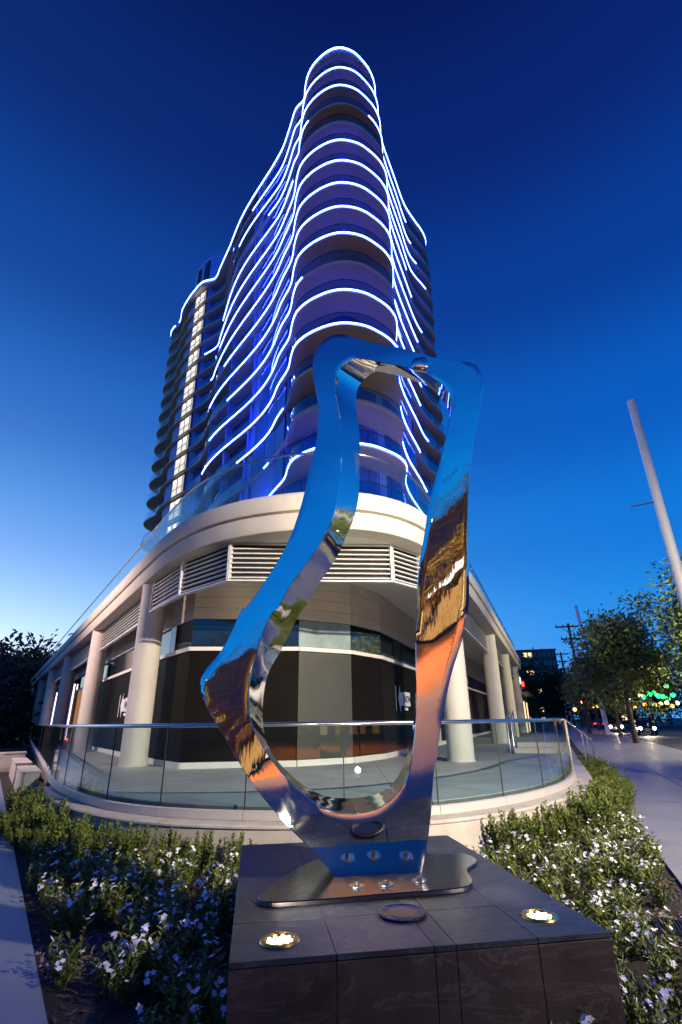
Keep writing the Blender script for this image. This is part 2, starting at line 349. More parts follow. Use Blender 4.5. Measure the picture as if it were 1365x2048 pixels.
# ---------------------------------------------------------------- sculpture
SC_OUT=[(-0.066,0.630),(-0.096,0.677),(-0.134,0.722),(-0.175,0.764),(-0.218,0.806),(-0.262,0.846),(-0.307,0.886),(-0.353,0.926),(-0.398,0.967),(-0.442,1.009),(-0.483,1.053),(-0.525,1.097),(-0.568,1.141),(-0.609,1.187),(-0.648,1.234),(-0.687,1.283),(-0.725,1.332),(-0.762,1.383),(-0.798,1.435),(-0.833,1.488),(-0.871,1.541),(-0.911,1.593),(-0.952,1.645),(-0.991,1.700),(-1.030,1.756),(-1.065,1.814),(-1.092,1.877),(-1.092,1.962),(-1.054,2.037),(-0.999,2.102),(-0.951,2.174),(-0.910,2.252),(-0.875,2.335),(-0.847,2.423),(-0.807,2.507),(-0.810,2.487),(-0.823,2.443),(-0.773,2.521),(-0.718,2.597),(-0.666,2.677),(-0.616,2.760),(-0.566,2.845),(-0.517,2.931),(-0.472,3.023),(-0.433,3.118),(-0.399,3.218),(-0.369,3.321),(-0.341,3.426),(-0.317,3.535),(-0.296,3.647),(-0.272,3.760),(-0.247,3.874),(-0.225,3.991),(-0.208,4.112),(-0.198,4.237),(-0.198,4.366),(-0.211,4.500),(-0.236,4.636),(-0.256,4.776),(-0.259,4.918),(-0.236,5.055),(-0.187,5.133),(-0.126,5.196),(-0.047,5.223),(0.038,5.207),(0.120,5.163),(0.199,5.112),(0.278,5.066),(0.357,5.027),(0.437,4.994),(0.516,4.961),(0.592,4.923),(0.667,4.883),(0.740,4.839),(0.812,4.796),(0.884,4.759),(0.958,4.727),(1.031,4.700),(1.105,4.681),(1.178,4.656),(1.250,4.628),(1.307,4.520),(1.301,4.384),(1.265,4.249),(1.227,4.117),(1.185,3.989),(1.154,3.867),(1.131,3.748),(1.112,3.629),(1.097,3.512),(1.084,3.396),(1.072,3.281),(1.063,3.167),(1.055,3.054),(1.046,2.943),(1.039,2.834),(1.031,2.726),(1.022,2.619),(1.012,2.514),(0.999,2.411),(0.977,2.420),(0.959,2.318),(0.935,2.219),(0.897,2.123),(0.857,2.030),(0.823,1.936),(0.794,1.843),(0.768,1.750),(0.741,1.658),(0.717,1.567),(0.699,1.477),(0.681,1.388),(0.660,1.301),(0.644,1.214),(0.633,1.127),(0.621,1.041),(0.607,0.956),(0.591,0.873),(0.572,0.791),(0.552,0.710),(0.524,0.632),(0.504,0.632),(0.484,0.632),(0.464,0.632),(0.444,0.632),(0.424,0.632),(0.404,0.632),(0.384,0.631),(0.364,0.631),(0.344,0.631),(0.324,0.631),(0.305,0.631),(0.285,0.631),(0.265,0.631),(0.245,0.631),(0.226,0.631),(0.206,0.631),(0.186,0.631),(0.167,0.631),(0.147,0.630),(0.128,0.630),(0.108,0.630),(0.089,0.630),(0.069,0.630),(0.050,0.630),(0.030,0.630),(0.011,0.630),(-0.008,0.630),(-0.028,0.630),(-0.047,0.630)]
SC_IN=[(-0.392,1.248),(-0.409,1.266),(-0.426,1.284),(-0.443,1.302),(-0.461,1.320),(-0.478,1.339),(-0.495,1.357),(-0.511,1.376),(-0.527,1.396),(-0.544,1.415),(-0.560,1.435),(-0.575,1.455),(-0.590,1.475),(-0.605,1.496),(-0.618,1.518),(-0.631,1.540),(-0.644,1.562),(-0.656,1.585),(-0.667,1.608),(-0.677,1.632),(-0.686,1.656),(-0.693,1.680),(-0.698,1.705),(-0.702,1.731),(-0.705,1.756),(-0.707,1.782),(-0.711,1.808),(-0.714,1.879),(-0.710,1.950),(-0.697,2.021),(-0.683,2.093),(-0.667,2.166),(-0.649,2.239),(-0.627,2.312),(-0.600,2.384),(-0.568,2.455),(-0.514,2.504),(-0.480,2.576),(-0.444,2.648),(-0.400,2.715),(-0.353,2.782),(-0.305,2.849),(-0.256,2.917),(-0.208,2.986),(-0.162,3.057),(-0.122,3.133),(-0.086,3.213),(-0.058,3.297),(-0.036,3.385),(-0.020,3.476),(-0.007,3.568),(0.003,3.663),(0.010,3.759),(0.016,3.857),(0.018,3.958),(0.017,4.060),(0.012,4.165),(0.002,4.271),(-0.014,4.379),(-0.032,4.489),(-0.040,4.601),(-0.037,4.681),(-0.015,4.754),(0.025,4.814),(0.078,4.857),(0.140,4.879),(0.207,4.870),(0.274,4.847),(0.338,4.816),(0.401,4.787),(0.465,4.761),(0.528,4.736),(0.590,4.709),(0.652,4.679),(0.711,4.648),(0.769,4.613),(0.823,4.571),(0.875,4.525),(0.924,4.478),(0.963,4.420),(0.993,4.355),(1.002,4.260),(0.989,4.168),(0.966,4.080),(0.941,3.993),(0.917,3.906),(0.894,3.820),(0.870,3.738),(0.844,3.656),(0.817,3.575),(0.792,3.495),(0.769,3.414),(0.748,3.334),(0.728,3.253),(0.711,3.173),(0.695,3.094),(0.678,3.015),(0.658,2.937),(0.641,2.860),(0.628,2.783),(0.617,2.706),(0.608,2.630),(0.602,2.555),(0.596,2.480),(0.590,2.406),(0.578,2.334),(0.573,2.261),(0.570,2.190),(0.566,2.119),(0.563,2.049),(0.560,1.979),(0.558,1.911),(0.554,1.843),(0.550,1.776),(0.545,1.709),(0.538,1.644),(0.529,1.579),(0.519,1.515),(0.508,1.451),(0.494,1.389),(0.479,1.328),(0.466,1.296),(0.453,1.265),(0.438,1.235),(0.419,1.206),(0.397,1.179),(0.373,1.154),(0.346,1.132),(0.318,1.111),(0.288,1.092),(0.256,1.076),(0.223,1.063),(0.189,1.053),(0.153,1.046),(0.118,1.041),(0.082,1.039),(0.046,1.039),(0.010,1.042),(-0.026,1.047),(-0.061,1.054),(-0.095,1.064),(-0.129,1.076),(-0.161,1.090),(-0.193,1.106),(-0.223,1.124),(-0.253,1.142),(-0.282,1.162),(-0.310,1.183),(-0.337,1.204),(-0.364,1.226)]
SC_BACK=[(-0.381,1.219),(-0.398,1.233),(-0.416,1.246),(-0.433,1.260),(-0.450,1.274),(-0.467,1.288),(-0.483,1.303),(-0.499,1.318),(-0.514,1.333),(-0.529,1.349),(-0.544,1.365),(-0.558,1.382),(-0.572,1.399),(-0.584,1.417),(-0.596,1.435),(-0.608,1.454),(-0.618,1.473),(-0.628,1.493),(-0.636,1.513),(-0.643,1.533),(-0.649,1.554),(-0.653,1.575),(-0.657,1.596),(-0.661,1.618),(-0.664,1.639),(-0.668,1.661),(-0.672,1.682),(-0.673,1.762),(-0.673,1.842),(-0.664,1.923),(-0.648,2.003),(-0.619,2.081),(-0.576,2.153),(-0.533,2.226),(-0.495,2.304),(-0.457,2.383),(-0.419,2.463),(-0.377,2.542),(-0.323,2.614),(-0.281,2.695),(-0.234,2.774),(-0.181,2.851),(-0.122,2.925),(-0.070,3.004),(-0.023,3.088),(0.017,3.177),(0.055,3.267),(0.097,3.358),(0.130,3.452),(0.156,3.552),(0.174,3.654),(0.182,3.760),(0.188,3.868),(0.193,3.978),(0.197,4.090),(0.198,4.204),(0.195,4.321),(0.188,4.439),(0.177,4.560),(0.170,4.683),(0.180,4.805),(0.197,4.869),(0.231,4.922),(0.273,4.967),(0.320,5.004),(0.372,5.030),(0.427,5.048),(0.484,5.058),(0.542,5.054),(0.599,5.040),(0.652,5.009),(0.698,4.962),(0.742,4.913),(0.786,4.867),(0.830,4.822),(0.874,4.778),(0.917,4.734),(0.959,4.690),(0.998,4.642),(1.027,4.587),(1.053,4.530),(1.083,4.435),(1.075,4.337),(1.053,4.242),(1.031,4.149),(1.006,4.058),(0.980,3.967),(0.952,3.878),(0.924,3.792),(0.897,3.706),(0.873,3.620),(0.850,3.534),(0.828,3.449),(0.809,3.363),(0.792,3.278),(0.774,3.194),(0.754,3.111),(0.735,3.028),(0.718,2.946),(0.704,2.864),(0.692,2.782),(0.682,2.701),(0.675,2.621),(0.669,2.541),(0.659,2.463),(0.642,2.386),(0.637,2.309),(0.634,2.232),(0.630,2.156),(0.625,2.081),(0.621,2.007),(0.616,1.934),(0.609,1.861),(0.601,1.789),(0.592,1.718),(0.580,1.648),(0.566,1.578),(0.549,1.510),(0.531,1.443),(0.510,1.378),(0.487,1.313),(0.469,1.286),(0.452,1.259),(0.434,1.233),(0.414,1.208),(0.391,1.184),(0.367,1.162),(0.341,1.143),(0.312,1.126),(0.281,1.113),(0.249,1.103),(0.217,1.095),(0.184,1.089),(0.150,1.084),(0.117,1.081),(0.083,1.079),(0.050,1.078),(0.016,1.079),(-0.017,1.080),(-0.051,1.082),(-0.084,1.086),(-0.117,1.091),(-0.149,1.099),(-0.181,1.108),(-0.212,1.120),(-0.243,1.133),(-0.272,1.148),(-0.301,1.163),(-0.329,1.181),(-0.355,1.200)]

MT['plate'] = mat('plate_steel', (.24, .23, .26), .15, 1, bump=.05, bscale=40)
def SY(x, z, t=0):                                       # the twisted sheet: left side leans back, right side leans forward
    h = max(0, min(z-.64, 4.2)); w = max(-.1, min(1.15, (x+1.0)/1.9)); hh = h if h < 3.2 else 3.2+(h-3.2)*.6
    return 4.19+.13*x+hh*(math.tan(radians(3.5))*(1-w)-math.tan(radians(6.5))*w)-.10*min(h, .6)+t
sc = empty('frame_sculpture', 'tall polished steel open frame sculpture with a wavy body-like outline on the slate plinth', 'sculpture', (.3, 4.2, .62))
def local(P): return [(p[0]-.3, p[1]-4.2, p[2]-.62) for p in P]
n = len(SC_OUT); TT = [0, .022, .16, .33, .5, .67, .84, .978, 1]; K = 8
fo = [(x, SY(x, z), z) for x, z in SC_OUT]; fi = [(x, SY(x, z), z) for x, z in SC_IN]
bi = [(x, SY(x, z, .45), z) for x, z in SC_BACK]; bo = [(x*.985+.01, SY(x, z, .42), z) for x, z in SC_OUT]
V = []; F = []
for i in range(n):
    for k in range(K+1):
        t = TT[k]; x = fo[i][0]*(1-t)+fi[i][0]*t; z = fo[i][2]*(1-t)+fi[i][2]*t
        e = min(t, 1-t)                                     # eased arris
        V.append((x, SY(x, z)+(.004 if e == 0 else 0), z))
for i in range(n):
    for k in range(K):
        a = i*(K+1)+k; b = ((i+1) % n)*(K+1)+k
        F.append((a, b, b+1, a+1))
m = MB().add(local(V), F)
def strip(P, Q, k=3):
    V = []; F = []
    for i in range(n):
        for j in range(k+1):
            t = j/k; V.append(tuple(P[i][q]*(1-t)+Q[i][q]*t for q in range(3)))
    for i in range(n):
        for j in range(k):
            a = i*(k+1)+j; b = ((i+1) % n)*(k+1)+j
            F.append((a, b, b+1, a+1))
    m.add(local(V), F)
fo2 = [V[i*(K+1)] for i in range(n)]; fi2 = [V[i*(K+1)+K] for i in range(n)]
strip(fi2, bi); strip(bi, bo); strip(bo, fo2)
m.build('frame', MT['mirror'], sc, 32)
bp = catmull([(-.55, 3.78), (-.48, 3.69), (-.28, 3.70), (.21, 3.80), (.79, 3.95), (.85, 4.09), (.87, 4.33), (1.0, 4.58), (.95, 4.80), (.75, 4.78), (-.12, 4.74), (-.34, 4.46), (-.55, 3.78)], .06)[:-1]
bev(MB().prism([(p[0]-.3, p[1]-4.2) for p in bp], .003, .034).build('base_plate', MT['plate'], sc), .006)
for x, y in ((.07, 3.96), (.26, 3.985), (.49, 4.06)):
    q = MB().lathe([(.012, .035), (.05, .035), (.05, .042), (.012, .042)], (x-.3, y-4.2, 0), 28).build('washer', MT['steel'], sc)
    MB().lathe([(.001, .0435), (.018, .0435), (.018, .06), (.001, .06)], (x-.3, y-4.2, 0), 6).build('nut', MT['darkmetal'], q)
# small raised head on the top bar, modelled in place of a light reflection
hv = []; hf = []; a_, b_ = 22, 7
prof = [(0, .05), (.03, .075), (.055, .07), (.075, .05), (.083, .02), (.075, .0), (.098, -.028), (.08, -.045), (.083, -.062), (.065, -.09), (.02, -.085), (-.04, -.08), (-.072, -.07), (-.078, -.03), (-.075, .01), (-.06, .045), (-.03, .06)]
hn = len(prof)
for j in range(b_+1):
    s_ = cos(j/b_*pi/2)**.55 if j < b_ else .02; d_ = sin(j/b_*pi/2)*.055
    hv += [(.745+p[0]*s_*.95, SY(.745, 4.70)-d_-.002, 4.705+p[1]*s_*.95) for p in prof]
for j in range(b_): hf += [(j*hn+i, j*hn+(i+1) % hn, (j+1)*hn+(i+1) % hn, (j+1)*hn+i) for i in range(hn)]
hf.append(tuple(range(b_*hn, b_*hn+hn)))
MB().add(local(hv), hf).build('reflection_relief', MT['mirror'], sc, 60)
# ---------------------------------------------------------------- terrace, retaining wall and glass railing
RP0 = [(-24, 42.5), (-12, 22.1), (-8.2, 15.6), (-6.17, 12.14), (-5.1, 10.6), (-4.19, 9.48), (-3.34, 8.65), (-2.38, 8.08), (-1.28, 7.76), (-.33, 7.68), (.5, 7.76), (1.38, 8.04), (2.63, 8.94), (3.76, 10.2), (4.6, 11.6), (5.02, 12.5)]
RP = catmull(RP0, .3); RS = arcs(RP)
WP = catmull(RP0+[(6.2, 15.6), (7.62, 19.4), (16.5, 43)], .3)
tp = [p for i, p in enumerate(offs(WP, -.1)) if i % 2 == 0 or i == len(WP)-1]
ter = MB().prism(tp, .0, .585).build('terrace', MT['grout']); tag(ter, kind='structure')
# score lines: big cast panels clipped to the terrace outline
def clip(poly, nx, ny, d):
    out = []
    for i in range(len(poly)):
        a, b = poly[i-1], poly[i]; fa, fb = a[0]*nx+a[1]*ny-d, b[0]*nx+b[1]*ny-d
        if (fa < 0) != (fb < 0):
            t = fa/(fa-fb); out.append((a[0]+(b[0]-a[0])*t, a[1]+(b[1]-a[1])*t))
        if fb < 0: out.append(b)
    return out
ys = [7, 9.3, 11.6, 13.9, 16.5, 20, 25, 32, 43]; xs = [-24, -16, -10, -6.5, -4, -1.6, .8, 3.2, 5.6, 8.5, 12, 17]
for i in range(len(xs)-1):
    for j in range(len(ys)-1):
        q = tp
        for nx, ny, d in ((-1, 0, -xs[i]-.004), (1, 0, xs[i+1]-.004), (0, -1, -ys[j]-.004), (0, 1, ys[j+1]-.004)):
            q = clip(q, nx, ny, d) if len(q) > 2 else []
        if len(q) > 2: MB().prism(q, .585, .6).build('terrace_slab', MT['terrace'], ter)
rw = empty('retaining_wall', 'low curved concrete retaining wall under the glass railing of the terrace', 'wall', (0, 7.4, 0))
def rel(mb, o): mb.v = [(p[0]-o[0], p[1]-o[1], p[2]-o[2]) for p in mb.v]; return mb
WS0 = arcs(WP); wi = min(range(len(WP)), key=lambda i: (WP[i][0]+6.15)**2+(WP[i][1]-12.1)**2); WQ = WP[wi:]
rel(MB().sweep(WQ, [(.33, -.15), (.33, .40), (-.12, .40), (-.12, -.15)]), (0, 7.4, 0)).build('wall', MT['concrete'], rw, 30)
rel(MB().sweep(WQ, [(.35, .403), (.35, .425), (.33, .44), (-.10, .44), (-.10, .403)]), (0, 7.4, 0)).build('cap', MT['concrete'], rw, 30)
tr = empty('terrace_railing', 'curved frameless glass railing with steel handrail along the terrace edge', 'railing', (0, 7.7, .6))
o_ = (0, 7.7, .6)
nsh = 26; tot = RS[-1]
joints = [0, 6, 12, 17, 21, 24.5]
u = 24.5
while u < tot-.7: u += 1.34; joints.append(min(u, tot))
joints[-1] = tot
for a, b in zip(joints, joints[1:]):
    q = sub(RP, RS, a+.008, b-.008)
    pts = [q[0], q[-1]] if b-a < 2 and False else q
    rel(MB().sweep(pts, [(.0, .545), (.0, 1.585), (-.014, 1.585), (-.014, .545)]), o_).build('glass_pane', MT['rail'], tr)
    if a > 20:
        p = at(RP, RS, a); rel(MB().box((p[0]-.0, p[1]+.007, 1.065), (.016, .016, 1.04)), o_).build('joint_gasket', MT['black'], tr)
    s_ = rel(MB().sweep(sub(RP, RS, a+.004, b-.004), [(.045, .445), (.045, .548), (.003, .56), (.003, .445)]), o_).build('base_shoe', MT['alumw'] if 'alumw' in MT else MT['trim'], tr)
hr = offs(RP, -.007)
rel(MB().tube([(p[0], p[1], 1.61) for p in hr], .03, 10), o_).build('handrail', MT['steel'], tr, 60)
rel(MB().box((5.02, 12.5, 1.03), (.05, .05, 1.16), radians(-20)), o_).build('end_post', MT['steel'], tr)
# stair rail going down to the pavement on the right
st = empty('stair_rail', 'steel pipe handrail sloping down from the end of the glass railing to the right pavement', 'handrail', (5.02, 12.5, .5))
o2 = (5.02, 12.5, .5)
rel(MB().tube([(5.06, 12.6, 1.60), (8.1, 18.3, .95), (8.2, 18.5, .9), (8.22, 18.52, -.05)], .024, 8), o2).build('top_pipe', MT['steel'], st, 60)
for t in (.55, .78): rel(MB().tube([(5.06+3.04*t, 12.6+5.7*t, 1.58-.65*t), (5.06+3.04*t, 12.6+5.7*t, .0)], .02, 8), o2).build('post', MT['steel'], st, 60)
sp = empty('steps', 'two pale concrete steps with a pipe rail at the right end of the terrace', 'steps', (6.3, 18.2, .6), radians(-21))
MB().box((0, 0, .075), (1.5, .5, .15)).build('step', MT['stucco'], sp); MB().box((.1, .45, .15), (1.5, .42, .30)).build('step', MT['stucco'], sp)
for dx in (-.85, -.72): MB().tube([(dx, -.35, 0), (dx, -.35, 1.0), (dx, 1.2, 1.28), (dx, 1.2, .0)], .022, 8).build('pipe_rail', MT['steel'], sp, 60)
for x, y, d, rz, lb in ((-8.65, 15.5, (.42, 2.3, .50), 33, 'low tan concrete block wall nearest the left pavement end of the bed'), (-10.9, 19.0, (.42, 3.2, .50), 33, 'long low concrete kerb wall beyond the block wall by the left pavement'), (-13.2, 22.3, (.9, .9, .6), 33, 'square concrete bollard block farthest along the left pavement')):
    t = empty('garden_wall', lb, 'low wall', (x, y, 0), radians(rz))
    bev(MB().box((0, 0, d[2]/2-.05), (d[0], d[1], d[2]+.1)).build('block', MT['concrete'], t), .02)
    MB().box((0, 0, d[2]+.022), (d[0]+.04, d[1]+.04, .04)).build('coping', MT['concrete'], t)
# ---------------------------------------------------------------- podium building
po = empty('podium_building', 'two-street cream podium building with rounded corner, columns and louvers under the tower', 'building', (0, 14, 0))
PO = (0, 14, 0)
def pb(mb, name, mt, par=None, smooth=False):
    return rel(mb, PO).build(name, mt, par or po, smooth)
CP = catmull([(-36, 61.3), (-20, 36.5), (-8.9, 19.35), (-5.75, 14.5), (-4.5, 12.65), (-3.55, 11.55), (-2.5, 10.78), (-1.4, 10.35), (-.3, 10.2), (.7, 10.4), (1.55, 11.0), (2.3, 12.1), (3.0, 13.7), (4.4, 17.1), (9.0, 29.1), (15.2, 45.4)], .35)
CS = arcs(CP); cn = normals(CP)
# cornice: lower band, groove, rounded upper band
pb(MB().sweep(CP, [(0, 5.46), (.03, 5.50), (.03, 5.84), (-.03, 5.88), (-.5, 5.88), (-.5, 5.46)], nrm=cn), 'cornice', MT['stucco'], None, 50)
pb(MB().sweep(CP, [(-.03, 5.883), (.07, 5.90), (.10, 5.96), (.10, 6.22), (.07, 6.30), (.0, 6.34), (-.5, 6.34), (-.5, 5.883)], nrm=cn), 'cornice', MT['stucco'], None, 50)
back = [(9, 52), (-30, 66)]
cpi = offs(CP, -.25); cpi = [p for i, p in enumerate(cpi) if i % 2 == 0 or i == len(cpi)-1]
pb(MB().prism(cpi, 5.47, 5.5), 'soffit', MT['soffit'])
pb(MB().prism(cpi, 6.2, 6.30), 'roof_deck', MT['terrace'])
# inner upstand behind the glass rail seen above the cornice
IP = offs(CP, -1.15); pb(MB().sweep(IP, [(0, 6.3), (0, 6.62), (-.2, 6.62), (-.2, 6.3)]), 'upstand', MT['stucco'], None, 50)
# roof glass railing
GP = offs(CP, -.28); GS = arcs(GP)
rg = pb(MB().tube([(p[0], p[1], 7.46) for p in GP], .03, 8), 'roof_handrail', MT['steel'], None, 60)
def panes(P, Sx, u0, u1, w, z0, z1, name, mt, par, gap=.012, th=.012):
    k = max(1, round((u1-u0)/w)); out = []
    for i in range(k):
        a, b = u0+(u1-u0)*i/k+gap/2, u0+(u1-u0)*(i+1)/k-gap/2
        out.append(rel(MB().sweep([at(P, Sx, a), at(P, Sx, (a+b)/2), at(P, Sx, b)], [(0, z0), (0, z1), (-th, z1), (-th, z0)]), PO).build(name, mt, par))
    return out
panes(GP, GS, 0, GS[-1], 1.75, 6.31, 7.44, 'glass_pane', MT['rail'], rg)
# round columns
cols = [Vector((-5.6, 14.95))+uL*s for s in (0, 9.5, 20.1, 30.5, 40.8, 50.5)] + [Vector((3.12, 15.05))+uR*s for s in (0, 11.2, 20.0, 29.5)]
cme = None
for c in cols:
    if cme is None:
        o = MB().lathe([(.37, .6), (.37, .64), (.355, .645), (.355, 5.47)], (0, 0, 0), 36).build('column', MT['column'], po, 40); cme = o.data
    else: o = link('column', cme, po)
    o.location = (c.x, c.y-14, 0)
# recessed storefront walls: facets around the corner, then along both streets
WA = [(-24.5, 45.3), (-5.05, 15.15), (-4.03, 13.8), (-1.19, 14.1), (.24, 15.0), (1.2, 16.4), (2.8, 20.7), (12.2, 45.3)]
def facet(a, b, kinds, pm='panel', gm_='bandglass'):
    a, b = Vector(a), Vector(b); d = (b-a); l = d.length; d /= l; nn = Vector((d.y, -d.x))
    def bx(u0, u1, z0, z1, th, pr, name, mt, par=None):
        c = a+d*((u0+u1)/2)+nn*(pr-th/2)
        return pb(MB().box((c.x, c.y, (z0+z1)/2), (u1-u0, th, z1-z0), atan2(d.y, d.x)), name, mt, par)
    bx(0, l, .6, 5.47, .2, -.09, 'wall_backing', MT['darkmetal'])
    bx(.01, l-.01, .6, .74, .12, .03, 'plinth_strip', MT['trim'])
    bx(.0, l, 3.40, 3.50, .14, .05, 'sill', MT['trim'])
    k = max(1, round(l/kinds)); w = l/k
    for i in range(k):
        u0, u1 = i*w+.008, (i+1)*w-.008
        bx(u0, u1, .75, 3.395, .04, 0, 'wall_panel', MT[pm])
        bx(u0, u1, 3.505, 4.23, .04, -.015, 'transom_pane', MT[gm_])
        kk = 4
        for q in range(kk):
            z0 = 4.24+(5.46-4.24)*q/kk; z1 = 4.24+(5.46-4.24)*(q+1)/kk
            bx(u0, u1, z0+.004, z1-.004, .05, .0, 'siding_board', MT['siding'])
    return a, d, nn, l, bx
fL = facet(WA[0], WA[1], 3.4)
for i in range(1, 6): fR5 = facet(WA[i], WA[i+1], 2.2, *(('litfacet', 'frost') if i == 3 else ()))  # facet facing the street lamp: its brighter look is put into the panel colour
fR = facet(WA[6], WA[7], 2.8)
# bays far along the left street: lit windows, and an amber glow for reflected sunset
a, d, nn, l, bx = fL
for s0, s1, mt, nm in ((11.8, 18.8, 'amber', 'sunset_glow_pane'), (21.0, 24.2, 'purple', 'lit_window'), (25.4, 28.6, 'purple', 'lit_window'), (31.6, 34.4, 'purple', 'lit_window')):
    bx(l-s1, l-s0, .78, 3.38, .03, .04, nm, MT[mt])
for s in (20.7, 24.8, 29.1, 31.2): bx(l-s-.22, l-s, .78, 3.9, .05, .09, 'light_tube', MT['white'])
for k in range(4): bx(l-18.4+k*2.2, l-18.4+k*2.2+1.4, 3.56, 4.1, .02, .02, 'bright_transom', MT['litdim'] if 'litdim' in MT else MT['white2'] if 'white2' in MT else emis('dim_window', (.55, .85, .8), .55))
# dark doorway and pale frames on the right street
a, d, nn, l, bx = fR
for u0 in (1.2, 9.5):
    bx(u0, u0+.16, .6, 5.3, .12, .12, 'door_jamb', MT['trim']); bx(u0+2.3, u0+2.46, .6, 5.3, .12, .12, 'door_jamb', MT['trim'])
    bx(u0+.16, u0+2.3, .62, .74, .12, .13, 'door_sill', MT['trim'])
# window signs: bar, arrow pointing left, boxed word
def sign(a, d, nn, u0, zc, name, words):
    def P(u, z, pr=.045): c = a+d*u+nn*pr; return (c.x, c.y, z)
    def flat(poly, nm):
        k = len(poly); V = [P(u0+u, zc+z, .035) for u, z in poly]+[P(u0+u, zc+z, .041) for u, z in poly]
        return pb(MB().add(V, [tuple(range(k)), tuple(range(2*k-1, k-1, -1))]+[(i, (i+1) % k, k+(i+1) % k, k+i) for i in range(k)]), nm, MT['sign'])
    flat([(0, -.38), (.07, -.38), (.07, .38), (0, .38)], 'sign_bar')
    flat([(.32, 0), (.60, -.42), (.60, -.21), (.98, -.21), (.98, .21), (.60, .21), (.60, .42)], 'sign_arrow')
    bxo = flat([(1.06, -.22), (2.0, -.22), (2.0, .24), (1.06, .24)], 'sign_box')
    flat([(1.06, -.36), (1.6, -.36), (1.6, -.27), (1.06, -.27)], 'sign_strip')
    cu = bpy.data.curves.new('t', 'FONT'); cu.body = words; cu.size = .34; cu.extrude = .004; cu.resolution_u = 3
    to = bpy.data.objects.new('t', cu); COL.objects.link(to); bpy.context.view_layer.update()
    me = bpy.data.meshes.new_from_object(to.evaluated_get(bpy.context.evaluated_depsgraph_get())); bpy.data.objects.remove(to)
    me.materials.clear(); me.materials.append(MT['panel'])
    o = link('sign_lettering', me, bxo); c = P(u0+1.12, zc-.11, .046)
    o.matrix_local = Matrix.Translation((c[0]-PO[0], c[1]-PO[1], c[2])) @ Matrix.Rotation(atan2(d.y, d.x), 4, 'Z') @ Matrix.Rotation(pi/2, 4, 'X')
sign(fL[0], fL[1], fL[2], fL[3]-6.1, 2.25, 'left', 'NOW')
a5, d5, n5, l5, b5 = fR5
sign(a5, d5, n5, 1.35, 2.3, 'right', 'NOW')
# louvred screens hanging under the soffit
LP = [(-5.45, 14.4), (-4.05, 12.45), (-2.55, 11.05), (1.17, 11.35), (1.95, 12.15), (3.0, 14.75)]
def louver(a, b, z0=4.55, z1=5.46, ns=8):
    a, b = Vector(a), Vector(b); d = (b-a); l = d.length; d /= l; nn = Vector((d.y, -d.x)); rz = atan2(d.y, d.x)
    c = (a+b)/2 - nn*.10
    scr = pb(MB().box((c.x, c.y, (z0+z1)/2+.03), (l-.04, .02, z1-z0-.06), rz), 'louver_screen', MT['black'])
    m = MB(); c2 = (a+b)/2 - nn*.03
    m.box((c2.x, c2.y, z0+.02), (l, .12, .035), rz)
    for e in (a+d*.02, b-d*.02): m.box((e.x-nn.x*.03, e.y-nn.y*.03, (z0+z1)/2+.02), (.035, .122, z1-z0-.045), rz)
    pb(m, 'frame', MT['alum'], scr)
    me = None
    for i in range(ns):
        z = z0+.09+(z1-z0-.12)*i/(ns-1); c3 = (a+b)/2 - nn*.025
        if me is None: o = MB().box((0, 0, 0), (l-.08, .045, .03), mat=Matrix.Rotation(radians(-12), 3, 'X')).build('slat', MT['alum'], scr); me = o.data
        else: o = link('slat', me, scr)
        o.location = (c3.x, c3.y-14, z); o.rotation_euler.z = rz
for i in range(len(LP)-1): louver(LP[i], LP[i+1])
for i in range(4): p, q = cols[i+1]-uL*.42, cols[i]+uL*.42; louver(p, q, ns=8)
for i in range(3): p, q = cols[6+i]+uR*.42, cols[7+i]-uR*.42; louver(p, q, ns=8)
